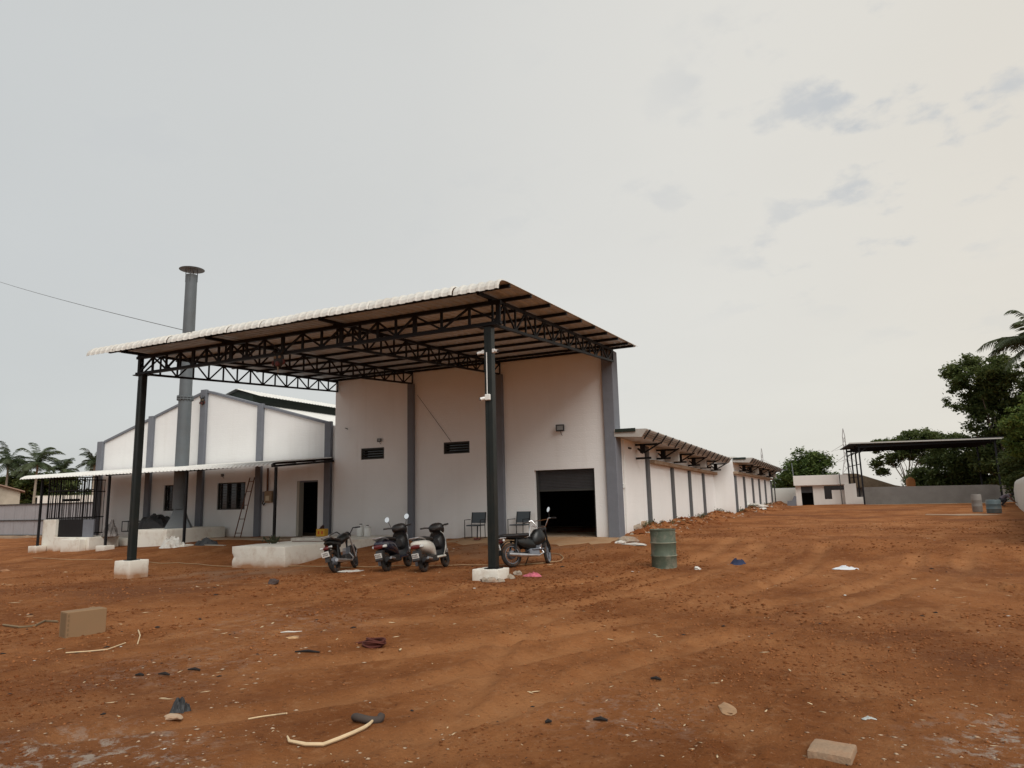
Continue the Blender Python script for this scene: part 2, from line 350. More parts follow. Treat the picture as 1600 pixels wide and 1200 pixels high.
# ------------------------------------------------------------------ ground
def vnoise(x, y, seed=0):
    xi = np.floor(x).astype(np.int64); yi = np.floor(y).astype(np.int64); xf = x-xi; yf = y-yi
    def h(a, b):
        n = (a*374761393+b*668265263+seed*974711) & 0xffffffff
        n = ((n ^ (n >> 13))*1274126177) & 0xffffffff
        return ((n ^ (n >> 16)) & 0xffff)/65535.
    u = xf*xf*(3-2*xf); v = yf*yf*(3-2*yf)
    return (h(xi, yi)*(1-u)+h(xi+1, yi)*u)*(1-v)+(h(xi, yi+1)*(1-u)+h(xi+1, yi+1)*u)*v-.5
def fbm(x, y, f, o, seed=0, ga=.5):
    z = 0; a = 1
    for i in range(o): z = z+a*vnoise(x*f, y*f, seed+i); f *= 2.03; a *= ga
    return z
RUTS = []   # tyre tracks: polylines on the ground, width, depth
for pts, w_, dp in (
        ([(100, 1150), (560, 1085), (900, 1010), (1150, 955), (1330, 925), (1420, 890), (1440, 850)], .20, .030),
        ([(400, 1195), (760, 1120), (1000, 1030), (1250, 970), (1400, 930), (1500, 895), (1510, 850)], .20, .028),
        ([(620, 1195), (740, 1080), (800, 1000), (900, 950), (1000, 915), (1100, 890), (1180, 850)], .16, .020),
        ([(0, 1060), (330, 1000), (600, 975), (860, 950), (1050, 915), (1150, 880), (1190, 850)], .22, .026),
        ([(0, 1130), (300, 1060), (640, 1020), (900, 985), (1100, 945), (1240, 900), (1290, 850)], .22, .030),
        ([(0, 975), (250, 950), (520, 935), (760, 925), (950, 905), (1100, 870), (1150, 840)], .25, .022)):
    P = [gp(*p) for p in pts]; q = []
    for i in range(len(P)-1):
        a = P[max(i-1, 0)]; b = P[i]; c = P[i+1]; d = P[min(i+2, len(P)-1)]
        for k in range(8):
            t = k/8; q.append(.5*((2*b)+(c-a)*t+(2*a-5*b+4*c-d)*t*t+(3*b-a-3*c+d)*t**3))
    q.append(P[-1]); RUTS.append((np.array([(v.x, v.y) for v in q]), w_, dp))
TRACK = {}
def height(x, y, detail=True):
    z = gn(x, y); r = np.hypot(x, y); fade = 1-smn((r-25)/40)
    z = z+fbm(x, y, .22, 3, 5)*.09*smn((r-2)/6)*(1-smn((r-60)/60))
    # dirt banked against the right-hand wing wall and round the block corner
    wx = np.where(y < 40.5, -6.65, -5.6); bank = np.exp(-((x-wx-.3)/.75)**2)*smn((y-21.5)/3)*(1-smn((y-62)/4))
    z = z+bank*(.08+.16*(fbm(x, y, .5, 3, 9)+.5)+.30*np.abs(fbm(x, y, 1.6, 3, 15))*smn((y-22)/3))
    rut = np.zeros_like(x); trk = np.zeros_like(x)
    for q, w_, dp in RUTS:
        near = (x > q[:, 0].min()-1) & (x < q[:, 0].max()+1) & (y > q[:, 1].min()-1) & (y < q[:, 1].max()+1)
        if not near.any(): continue
        xs, ys = x[near], y[near]; best = np.full(xs.shape, 1e9)
        for i in range(len(q)-1):
            a = q[i]; d = q[i+1]-a; l2 = d@d
            if l2 < 1e-9: continue
            t = np.clip(((xs-a[0])*d[0]+(ys-a[1])*d[1])/l2, 0, 1)
            best = np.minimum(best, np.hypot(xs-a[0]-t*d[0], ys-a[1]-t*d[1]))
        u = best/w_; gate = np.clip(.75+1.6*fbm(xs, ys, .6, 2, 31), 0, 1)
        trk[near] = np.maximum(trk[near], gate*np.exp(-(u*.95)**2))
        rut[near] += gate*1.35*dp*(-np.exp(-(u*1.3)**2)+.75*np.exp(-((u-1.25)*2.2)**2))
    z = z+rut; TRACK['v'] = trk
    if detail:
        rough = np.clip(.55+1.3*fbm(x, y, .35, 3, 77), .15, 1.4)
        z = z+fade*rough*(fbm(x, y, 1.7, 4, 21)*.036+np.abs(fbm(x, y, 6.5, 3, 43))*.026*(1-smn((r-10)/15)))
        z = z+np.abs(fbm(x, y, 11.0, 2, 91))*.016*rough*(1-smn((r-5)/6))
        lump = np.clip(fbm(x, y, 3.1, 3, 60)-.24, 0, 1)*.17*(1-smn((r-18)/20)); z = z+lump*rough
    return z
def make_ground():
    rs = np.concatenate([[.05, .6], np.geomspace(1.1, 75, 400), np.geomspace(80, 4000, 26)])
    a0 = np.radians(np.linspace(-84, 34, 640)); a1 = np.radians(np.linspace(34, 276, 62)[1:-1]); A = np.concatenate([a0, a1])
    RR, AA = np.meshgrid(rs, A, indexing='ij'); x = RR*np.sin(AA); y = RR*np.cos(AA)
    z = height(x.ravel(), y.ravel()); n = len(A); m = len(rs)
    co = np.stack([x.ravel(), y.ravel(), z], 1)
    i = np.arange(m-1)[:, None]*n; j = np.arange(n)[None, :]; j2 = (j+1) % n
    f = np.stack([i+j, i+n+j, i+n+j2, i+j2], -1).reshape(-1, 4)[:, ::-1]
    me = bpy.data.meshes.new('ground'); me.vertices.add(len(co)); me.vertices.foreach_set('co', co.ravel())
    me.loops.add(f.size); me.loops.foreach_set('vertex_index', f.ravel().astype(np.int32))
    me.polygons.add(len(f)); me.polygons.foreach_set('loop_start', np.arange(0, f.size, 4, dtype=np.int32))
    me.polygons.foreach_set('loop_total', np.full(len(f), 4, dtype=np.int32)); me.update(calc_edges=True); me.validate()
    at = me.attributes.new('track', 'FLOAT', 'POINT'); at.data.foreach_set('value', TRACK['v'].astype(np.float32))
    me.polygons.foreach_set('use_smooth', [True]*len(f))
    if me.polygons[5000].normal.z < 0: me.flip_normals()
    o = bpy.data.objects.new('ground', me); COL.objects.link(o); o['kind'] = 'structure'; o['label'] = 'red dirt yard with tyre tracks and scattered rubble'
    m = bpy.data.materials.new('red_dirt'); m.use_nodes = True; me.materials.append(m)
    t = m.node_tree; ns = t.nodes; lk = t.links; b = ns['Principled BSDF']; b.inputs['Roughness'].default_value = .97; b.inputs['Specular IOR Level'].default_value = .08
    geo = ns.new('ShaderNodeNewGeometry'); pos = geo.outputs['Position']
    def noise(s, d=6, r=.6, sc=(1, 1, 1), rot=0):
        mp = ns.new('ShaderNodeMapping'); mp.inputs['Scale'].default_value = sc; mp.inputs['Rotation'].default_value = (0, 0, rot); lk.new(pos, mp.inputs[0])
        n_ = ns.new('ShaderNodeTexNoise'); n_.inputs['Scale'].default_value = s; n_.inputs['Detail'].default_value = d; n_.inputs['Roughness'].default_value = r; lk.new(mp.outputs[0], n_.inputs[0]); return n_.outputs[0]
    def rng_(s, a, b_, c=0, d=1):
        r = ns.new('ShaderNodeMapRange'); r.interpolation_type = 'SMOOTHSTEP'; r.inputs[1].default_value = a; r.inputs[2].default_value = b_; r.inputs[3].default_value = c; r.inputs[4].default_value = d; lk.new(s, r.inputs[0]); return r.outputs[0]
    def mix(f, c1, c2):
        x_ = ns.new('ShaderNodeMix'); x_.data_type = 'RGBA'
        lk.new(f, x_.inputs[0])
        for s_, c in ((6, c1), (7, c2)):
            if isinstance(c, tuple): x_.inputs[s_].default_value = (*c, 1)
            else: lk.new(c, x_.inputs[s_])
        return x_.outputs[2]
    def mul(a, b_):
        x_ = ns.new('ShaderNodeMath'); x_.operation = 'MULTIPLY'; lk.new(a, x_.inputs[0])
        if isinstance(b_, float): x_.inputs[1].default_value = b_
        else: lk.new(b_, x_.inputs[1])
        return x_.outputs[0]
    def blob(cx, cy, r0, r1):
        d = ns.new('ShaderNodeVectorMath'); d.operation = 'DISTANCE'; d.inputs[1].default_value = (cx, cy, 0); lk.new(pos, d.inputs[0]); return rng_(d.outputs['Value'], r0, r1, 1, 0)
    c = mix(rng_(noise(.45, 6, .62), .32, .68), (.215, .073, .023), (.380, .150, .054))
    c = mix(rng_(noise(1.1, 7, .68, (1, .45, 1), R(-25)), .47, .72, 0, .80), c, (.455, .205, .083))     # dry dust
    c = mix(rng_(noise(.17, 5, .62), .50, .66, 0, .8), c, (.180, .066, .028))                         # darker damp soil
    c = mix(rng_(noise(3.3, 7, .7), .54, .72, 0, .6), c, (.150, .050, .019))                          # crumbly dark soil
    c = mix(rng_(noise(7, 6, .7), .52, .72, 0, .6), c, (.44, .225, .110))                             # fine pale grit
    c = mix(rng_(noise(16, 4, .6), .58, .70, 0, .7), c, (.085, .030, .014))                            # small dark clods
    c = mix(rng_(noise(38, 3, .6), .63, .72, 0, .35), c, (.60, .40, .24))                              # grit grains
    at_ = ns.new('ShaderNodeAttribute'); at_.attribute_name = 'track'
    c = mix(mul(at_.outputs['Fac'], rng_(noise(2.0, 6, .65), .30, .62, .15, .75)), c, (.465, .210, .086))     # pressed, dusty wheel tracks
    # lime and plaster spilled on the ground (stains with their own outline)
    lime = rng_(noise(5.5, 9, .78), .50, .60)
    for (cx, cy, r0, r1, amt) in ((-4.9, 3.0, .4, 1.4, .7), (1.1, 5.7, .2, 1.15, .8), (-3.6, 3.2, .1, .7, .45), (-1.7, 5.6, .1, 1.0, .25), (-6.6, 5.6, .2, 1.6, .2), (-7.4, 8.0, .3, 2.0, .2), (.35, 4.6, .1, .7, .55), (3.5, 9, .3, 1.6, .2)):
        c = mix(mul(mul(lime, blob(cx, cy, r0, r1)), amt), c, (.54, .47, .40))
    # greyer trodden cement dust near the doors and the left footing
    c = mix(mul(rng_(noise(.8, 6, .6), .40, .62), mul(blob(-15.2, 14.2, .5, 3.2), .55)), c, (.29, .20, .135))
    c = mix(mul(rng_(noise(.8, 6, .6), .38, .62), mul(blob(-10, 20.2, 1.0, 5.2), .5)), c, (.31, .20, .125))
    lk.new(c, b.inputs['Base Color'])
    h1 = noise(34, 7, .75); h2 = noise(6, 7, .68)
    ad = ns.new('ShaderNodeMath'); ad.operation = 'ADD'; lk.new(h1, ad.inputs[0]); lk.new(mul(h2, 1.6), ad.inputs[1])
    bp = ns.new('ShaderNodeBump'); bp.inputs['Strength'].default_value = 1.0; bp.inputs['Distance'].default_value = .045; lk.new(ad.outputs[0], bp.inputs['Height']); lk.new(bp.outputs[0], b.inputs['Normal'])
make_ground()
def hz(x, y): return float(height(np.array([float(x)]), np.array([float(y)]))[0])
def gp2(px, py):
    p = gp(px, py); p.z = hz(p.x, p.y); return p
# ------------------------------------------------------------------ corrugated sheet
def sheet(mb, u0, u1, path, axis='x', pitch=.21, rib=.028, th=.006):
    """trapezoid-ribbed sheet; spans u0..u1 along `axis`, path = [(v,z)] along the other ground axis"""
    prof = []; u = u0
    while u < u1-1e-6:
        for du, h in ((0, 0), (.52, 0), (.64, 1), (.86, 1), (.98, 0)):
            x = u+du*pitch
            if x <= u1: prof.append((x, h*rib))
        u += pitch
    prof.append((u1, 0)); k = len(path); nrm = []
    for i in range(k):
        a = Vector(path[max(i-1, 0)]); b = Vector(path[min(i+1, k-1)]); d = (b-a).normalized(); n = Vector((-d.y, d.x))
        if n.y < 0 and abs(n.y) > .3: n = -n
        nrm.append(n)
    if nrm[-1].y < 0: nrm = [-n for n in nrm]
    base = len(prof)
    def pt(u, h, i, t):
        v = path[i][0]+nrm[i].x*(h+t); z = path[i][1]+nrm[i].y*(h+t)
        return (u, v, z) if axis == 'x' else (v, u, z)
    vs = []; fs = []
    for t in (0, th):
        for i in range(k):
            for (u, h) in prof: vs.append(pt(u, h, i, t))
    o2 = k*base
    for i in range(k-1):
        for j in range(base-1):
            a = i*base+j; fs.append((a, a+1, a+base+1, a+base)); fs.append((o2+a+base, o2+a+base+1, o2+a+1, o2+a))
    for i in range(k-1):
        for j in (0, base-1): a = i*base+j; fs.append((a, a+base, o2+a+base, o2+a))
    for i in (0, k-1):
        for j in range(base-1): a = i*base+j; fs.append((a, a+1, o2+a+1, o2+a))
    mb.add(vs, fs); mb.fix = True; mb.back = 2*(k-1)*(base-1); return mb
def wall_holes(mb, x0, x1, z0, z1, ya, yb, holes):
    """wall slab in the XZ plane between ya (front) and yb (back) with rectangular openings"""
    xs = sorted({x0, x1, *[h[0] for h in holes], *[h[1] for h in holes]}); zs = sorted({z0, z1, *[h[2] for h in holes], *[h[3] for h in holes]})
    def hole(i, j):
        if i < 0 or j < 0 or i >= len(xs)-1 or j >= len(zs)-1: return True
        cx = (xs[i]+xs[i+1])/2; cz = (zs[j]+zs[j+1])/2
        return any(h[0] < cx < h[1] and h[2] < cz < h[3] for h in holes)
    for i in range(len(xs)-1):
        for j in range(len(zs)-1):
            if hole(i, j): continue
            a, b, c, d = xs[i], xs[i+1], zs[j], zs[j+1]
            mb.add([(a, ya, c), (b, ya, c), (b, ya, d), (a, ya, d)], [(0, 1, 2, 3)]); mb.add([(a, yb, c), (b, yb, c), (b, yb, d), (a, yb, d)], [(3, 2, 1, 0)])
            if hole(i-1, j): mb.add([(a, ya, c), (a, yb, c), (a, yb, d), (a, ya, d)], [(3, 2, 1, 0)])
            if hole(i+1, j): mb.add([(b, ya, c), (b, yb, c), (b, yb, d), (b, ya, d)], [(0, 1, 2, 3)])
            if hole(i, j-1): mb.add([(a, ya, c), (b, ya, c), (b, yb, c), (a, yb, c)], [(3, 2, 1, 0)])
            if hole(i, j+1): mb.add([(a, ya, d), (b, ya, d), (b, yb, d), (a, yb, d)], [(0, 1, 2, 3)])
    return mb
# ================================================================== tall entrance block
YF = 22.1
eb = T('entrance_block', 'tall white entrance block with grey pilasters and a half-open roller shutter', 'building', (-12.5, 22.3, .3))
HOLES = [(-9.64, -7.48, -.1, 2.58), (-16.97, -15.88, 3.27, 3.71), (-13.24, -12.15, 3.31, 3.74)]
wall_holes(MB(), -18.25, -6.72, -.1, 6.50, YF, YF+.4, HOLES).build('wall', WHITE, eb) if False else None
_m = MB(); wall_holes(_m, -18.25, -6.74, -.1, 6.50, YF, YF+.4, HOLES); _m.build('wall', WHITE, eb)
for x0, x1, zt in ((-14.72, -14.47, 6.03), (-11.03, -10.74, 6.03)):
    MB().box(x0, x1, YF-.16, YF-.002, -.1, zt, .012).build('pilaster', GREYP, eb)
MB().box(-7.04, -6.66, YF-.14, YF+.46, -.1, 6.47, .015).build('corner_column', GREYP, eb)
for (x0, x1, z0, z1) in HOLES[1:]:
    f = MB(); t_ = .045
    f.box(x0, x0+t_, YF+.03, YF+.12, z0, z1).box(x1-t_, x1, YF+.03, YF+.12, z0, z1).box(x0+t_, x1-t_, YF+.03, YF+.12, z0, z0+t_).box(x0+t_, x1-t_, YF+.03, YF+.12, z1-t_, z1)
    v = f.build('vent_frame', FRAME, eb)
    for k in range(4):
        zz = z0+.08+k*.095; s = MB(); s.bar((x0+t_, YF+.08, zz), (x1-t_, YF+.08, zz), .09, .012, (0, .5, 1)); s.build('slat', FRAME, v)
    MB().box(x0-.002, x1+.002, YF+.2, YF+.22, z0-.002, z1+.002).build('pane', GLASSD, v)
sh = MB(); n_ = 13
for k in range(n_):
    z = 1.94+k*.05; sh.lathe([(.016, -9.56), (.016, -7.56)], (0, YF+.2, z), 6, 'x'); sh.box(-9.56, -7.56, YF+.203, YF+.215, z-.024, z+.024)
so = sh.build('roller_shutter', SHUT, eb)
MB().box(-9.58, -7.54, YF+.17, YF+.235, 1.86, 1.925).build('bottom_bar', FRAME, so)
for x in (-9.60, -7.53): MB().box(x-.04, x+.045, YF+.15, YF+.25, .3, 2.575).build('guide_rail', FRAME, so)
MB().box(-18.2, -6.75, YF+.401, 30, -.1, .345).build('floor_slab', BARE, eb)
# dim store behind the shutter
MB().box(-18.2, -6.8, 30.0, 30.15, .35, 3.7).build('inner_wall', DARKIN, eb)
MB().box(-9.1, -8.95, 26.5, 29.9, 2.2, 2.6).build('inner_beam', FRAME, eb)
# sloping concrete apron in front of the shutter
ap = MB(); NXa = 26
vs_ = []; fs_ = []
for i in range(NXa+1):
    x = -12.3+(6.2)*i/NXa
    yf = 20.35+.25*math.sin(i*1.3)+.12*math.sin(i*3.1)+(.0 if i < NXa-4 else (i-NXa+4)*.22)
    vs_ += [(x, yf, hz(x, yf)-.06), (x, yf+.05, hz(x, yf)+.012), (x, (yf+YF)/2, max(.345, hz(x, 21.2)+.02)-.02), (x, YF-.003, .352), (x, YF-.003, -.1)]
for i in range(NXa):
    for j in range(4): a = i*5+j; fs_.append((a, a+5, a+6, a+1))
apo = ap.add(vs_, fs_).build('concrete_apron', mat('dusty_apron', (.37, .235, .135), .95, var=.15, vscale=1.5, bump=.4, bscale=15, dirt=(.30, .15, .07), dirt_scale=1.0, dirt_amt=.8, spec=.08), None, True); apo['kind'] = 'structure'
# ================================================================== long wing on the right
lw = T('long_wing', 'long low white wing with dark pilasters and overhanging eave, running away from the yard', 'building', (-6.7, 42, .4))
X1, X2, YS, YE = -6.70, -5.65, 40.5, 61.6
MB().box(X1-.25, X1, YF+.44, YS, -.1, 3.75).build('wall', WINGW, lw)
MB().box(X1-.25, X2, YS+.001, YS+.25, -.1, 3.60).build('return_wall', WINGW, lw)
MB().box(X2-.25, X2, YS+.251, YE, -.1, 3.75).build('wall', WINGW, lw)
MB().box(-18.2, X2-.26, YE-.25, YE, -.1, 3.75).build('end_wall', WINGW, lw)
MB().box(-18.2, X1+.1, YF+.41, YS+.3, 3.80, 3.87).build('roof', SHEET, lw); MB().box(-18.2, X2+.1, YS+.31, YE+.1, 3.80, 3.87).build('roof', SHEET, lw)
for y, zt in ((25.85, 3.5), (29.9, 2.86), (33.5, 2.86), (37.0, 2.86)): MB().box(X1+.002, X1+.10, y-.15, y+.15, 0, zt, .01).build('pilaster', WGREY, lw)
for y in (40.95, 44.6, 48.8, 52.6, 56.6, 61.3): MB().box(X2+.002, X2+.10, y-.17, y+.17, 0, 2.82, .01).build('pilaster', WGREY, lw)
MB().box(X1+.002, X1+.22, 26.3, YS, 2.88, 3.02, .012).build('ledge', BARE, lw); MB().box(X2+.002, X2+.22, YS+.1, YE, 2.90, 3.04, .012).build('ledge', BARE, lw)
EAVE = mat('eave_sheet', (.45, .44, .41), .6, var=.10, vscale=3, dirt=(.3, .2, .13), dirt_scale=2, dirt_amt=.35)
for (xw, ya, yb, ntag) in ((X1, 21.95, YS-.3, 0), (X2, YS+.2, 60.6, 1)):
    pr = [(xw+.003, 3.56), (xw+.90, 3.50), (xw+1.08, 3.73), (xw+1.08, 3.76), (xw+.003, 3.795)]
    ea = MB().prism(pr, 'y', ya, yb).build('eave', EAVE, lw)
    MB().box(xw+.05, xw+.72, ya-.05, ya-.004, 3.69, 3.80).build('verge_trim', GREEND, ea)
    lg = MB()
    for k in range(3):
        t = .25+.25*k; x = xw+.90+.18*t+.014; z = 3.50+.23*t-.012; lg.bar((x, ya+.02, z), (x, yb, z), .016, .012)
    lg.build('eave_seam', FRAME, ea)
    y = ya+.35
    while y < yb:
        MB().bar((xw+.90, y, 3.46), (xw+1.12, y, 3.75), .03, .055, (0, 1, 0)).build('eave_batten', STEEL, ea); y += 1.12
    y = ya+2.5; k = 0
    while y < yb:
        b = MB(); b.bar((xw+.01, y, 3.46), (xw+.80, y, 3.45), .09, .07).bar((xw+.01, y, 2.98 if y < 26 else 3.13), (xw+.55, y, 2.98 if y < 26 else 3.13), .09, .07)
        b.box(xw+.18, xw+.36, y-.05, y+.05, 3.16, 3.42).bar((xw+.30, y, 3.16), (xw+.92, y, 3.50), .05).bar((xw+.02, y+.3, 3.35), (xw+.25, y, 3.16), .05)
        b.build('eave_bracket', STEEL, lw)
        if k % 2 == 1: MB().box(xw+.05, xw+.62, y+1.2, y+1.36, 3.06, 3.50, .01).build('beam_end', EAVE, lw)
        y += 3.05; k += 1
def fall(y): return -.0125*max(0, min(y, 40.3)-22) if y < 40.4 else -.215-.004*(y-40.4)
def shear(o):
    for c in o.children:
        if c.type == 'MESH':
            ox, oy, oz = ORG[c.name]
            for v in c.data.vertices:
                if v.co.z+oz > 2.5: v.co.z += fall(v.co.y+oy)
        shear(c)
shear(lw)
MB().tube([(X1+.06, 22.75, .45), (X1+.06, 22.75, 3.5)], .022, 6).build('drain_pipe', WPLAST, lw)
MB().box(X1+.002, X1+.07, 22.62, 22.78, 1.9, 2.05, .01).build('switch_box', WPLAST, lw)
MB().tube([(X2+.3, 61.2, .4), (X2+.3, 61.2, 3.4), (X2+1.3, 61.2, 3.4)], .05, 6).build('drain_pipe', FRAME, lw)
MB().box(X1+.003, X1+.03, 23.5, 23.85, 3.25, 3.3).build('wire_stub', STEEL, lw)
# ================================================================== gable hall on the left
gh = T('gable_hall', 'white gabled hall with grey pilasters, two barred windows and a dark doorway', 'building', (-26, 22.6, .3))
YG = 22.35; XL, XR, XP = -32.95, -18.45, -25.80
def gz(x): return 6.72-(6.72-4.70)*abs(x-XP)/(XP-XL) if x < XP else 6.72-(6.72-4.70)*abs(x-XP)/(XR-XP)
GH = [(-20.39, -19.29, -.2, 2.57), (-24.89, -23.24, 1.46, 2.62), (-28.25, -26.75, 1.46, 2.62)]
m_ = MB(); wall_holes(m_, XL, XR, -.2, 4.70, YG, YG+.3, GH); m_.build('wall', WHITE, gh)
MB().prism([(XL, 4.7), (XR, 4.7), (XP, 6.72)], 'y', YG, YG+.3).build('gable_wall', WHITE, gh)
for x, w_ in ((-32.80, .38), (-29.25, .32), (-25.86, .35), (-22.42, .30), (-18.72, .32)):
    zt = gz(max(XL, min(XR, x)))+.13
    MB().box(x-w_/2, x+w_/2, YG-.15, YG-.002, -.2, zt, .012).build('pilaster', GREYP, gh)
for a, b in ((-32.59, -29.43), (-29.07, -26.05), (-25.67, -22.59), (-22.25, -18.90)):
    MB().bar((a, YG+.12, gz(a)+.05), (b, YG+.12, gz(b)+.05), .40, .10).build('coping', GREYP, gh)
# roof slopes, raised ridge ventilator
for sx, xe in ((-1, XL-.1), (1, XR+.1)):
    n = 22; ys0 = YG+.34
    for k in range(n):
        s = MB(); sheet(s, ys0+k*1.05, ys0+(k+1)*1.05, [(XP+sx*.55, 6.42), (xe, 4.55)] if sx > 0 else [(xe, 4.55), (XP+sx*.55, 6.42)], 'y'); s.build('roof_sheet', LSHEET, gh)
    for k in range(21):
        y = 24.0+k*1.05
        s = MB(); sheet(s, y, y+1.05, [(XP-.02*sx, 7.10), (XP+sx*1.6, 6.62)] if sx > 0 else [(XP+sx*1.6, 6.62), (XP-.02*sx, 7.10)], 'y'); s.build('ventilator_sheet', LSHEET, gh)
    MB().box(XP+sx*.9-.03, XP+sx*.9+.03, 24.2, 46, 6.25, 6.76).build('ventilator_louvre', GREEND, gh)
MB().prism([(XP-.95, 6.3), (XP+.95, 6.3), (XP+.95, 6.76), (XP, 7.03), (XP-.95, 6.76)], 'y', 24.15, 24.2).build('ventilator_end', GREEND, gh)
MB().box(XL, XL+.25, YG+.301, 46, -.2, 4.5).build('side_wall', WHITE, gh); MB().box(XL, XR, 46.01, 46.25, -.2, 4.5).build('rear_wall', WHITE, gh); MB().box(XR-.25, XR-.001, YG+.301, 46, -.2, 4.5).build('side_wall', WHITE, gh)
MB().box(XL+.25, XR-.25, YG+.31, 46, -.2, .34).build('floor_slab', BARE, gh)
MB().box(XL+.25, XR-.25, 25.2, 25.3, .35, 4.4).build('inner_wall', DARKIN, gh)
for (x0, x1, z0, z1) in GH[1:]:
    f = MB(); t_ = .05
    f.box(x0, x0+t_, YG+.05, YG+.14, z0, z1).box(x1-t_, x1, YG+.05, YG+.14, z0, z1).box(x0+t_, x1-t_, YG+.05, YG+.14, z0, z0+t_).box(x0+t_, x1-t_, YG+.05, YG+.14, z1-t_, z1)
    for k in (1, 2): x = x0+(x1-x0)*k/3; f.box(x-.02, x+.02, YG+.05, YG+.14, z0+t_, z1-t_)
    fo = f.build('window_frame', FRAME, gh)
    for k in range(9): z = z0+.05+(z1-z0-.1)*(k+.5)/9; MB().box(x0+t_, x1-t_, YG+.075, YG+.09, z-.007, z+.007).build('window_bar', FRAME, fo)
    for k in range(3): MB().box(x0+.05+(x1-x0-.1)*k/3+.02, x0+.05+(x1-x0-.1)*(k+1)/3-.02, YG+.16, YG+.17, z0+.04, z1-.04).build('pane', GLASSD, fo)
dm = mat('door_frame_beige', (.40, .37, .31), .7)
MB().box(-20.39, -20.27, YG+.02, YG+.28, .34, 2.57).build('door_jamb', dm, gh)
MB().box(-19.33, -19.291, YG+.05, YG+.28, .34, 2.57).build('door_jamb', GREYP, gh); MB().box(-20.27, -19.33, YG+.05, YG+.28, 2.51, 2.57).build('door_lintel', GREYP, gh)
# plinth in front of the hall
pl = MB(); pl.box(-30.6, -24.95, 20.85, YG-.003, -.3, .34, .015); pl.build('plinth', CONC, gh)
pl = MB(); pl.box(-24.94, -18.3, 20.9, YG-.003, -.3, .335, .02); pl.build('plinth', BARE, gh)
# ================================================================== open canopy in front of the entrance block
cp = T('entrance_canopy', 'large open steel canopy with pale ribbed roof on two black posts', 'canopy', (-12.1, 17.5, 0))
def cz(y): return 6.045+.052*(y-12.4)
path = [(12.00, 5.80), (12.01, 5.875), (12.06, 5.955), (12.15, 6.01), (12.27, 6.034), (12.42, cz(12.42))]+[(y, cz(y)) for y in (14, 16, 18, 20, 22.55)]
x = -18.55; k = 0; LAP = [0, .012, -.012, .02, -.02, .006, .024, -.012, 0, .014, -.016, .035]
while x < -5.95:
    s = MB(); dy = LAP[k % 12]; sheet(s, x, x+1.054, [(a+dy*(1 if a < 12.3 else 0), b+.0015*(k % 2)) for a, b in path], rib=.026); s.build('roof_sheet', SHEET, cp); x += 1.054; k += 1
for y in (12.62, 13.72, 14.82, 15.92, 17.02, 18.12, 19.22, 20.32, 21.42, 22.05):
    MB().box(-18.5, -5.93, y-.03, y+.03, cz(y)-.075, cz(y)-.004).build('purlin', STEEL, cp)
# front truss
YT = 13.1; XS = [-17.85, -17.3, -16.75, -16.2, -15.7, -15.2, -14.75, -14.3, -13.75, -13.13, -12.52, -11.88, -11.28, -10.68, -10.13, -9.61, -9.1, -8.58, -7.87, -7.16, -6.45]
ft = T('dummy', '', '') if False else None
TB, TT = 5.40, 5.86
tr = MB().bar((-17.95, YT, TT), (-6.38, YT, TT), .09, .075).build('front_truss', STEEL, cp)
MB().bar((-17.95, YT, TB), (-6.38, YT, TB), .10, .075).build('bottom_chord', STEEL, tr)
for i, x in enumerate(XS):
    thick = i in (0, 4, 7, 10, 13, 17, 20); MB().bar((x, YT, TB+.038), (x, YT, TT-.038), .10 if thick else .05, .05, (0, 1, 0)).build('upright', STEEL, tr)
    if i: MB().bar((XS[i-1], YT, (TB+.03) if i % 2 else (TT-.03)), (x, YT, (TT-.03) if i % 2 else (TB+.03)), .042, .042).build('diagonal', STEEL, tr)
# rafters trusses back to the pilasters
for ti, xt in enumerate((-18.12, -14.56, -10.85, -6.62)):
    xf = max(-17.8, xt); ya, yb = YT+.06, YF-(.05 if ti != 3 else .16)
    def Pt(t, top):
        y = ya+(yb-ya)*t; xx = xf+(xt-xf)*t
        return Vector((xx, y, cz(y)-.115 if top else 5.40+(6.05-5.40)*t))
    rt = MB().bar(Vector((xf, 12.5, cz(12.5)-.115)), Pt(1, 1), .07, .07).build('rafter_truss', STEEL, cp)
    MB().bar(Pt(0, 0), Pt(1, 0), .07, .06).build('bottom_chord', STEEL, rt)
    for k in range(16):
        t = k/15.; MB().bar(Pt(t, 0), Pt(t, 1), .04).build('upright', STEEL, rt)
        if k: MB().bar(Pt((k-1)/15, k % 2 == 0), Pt(t, k % 2 == 1), .036).build('diagonal', STEEL, rt)
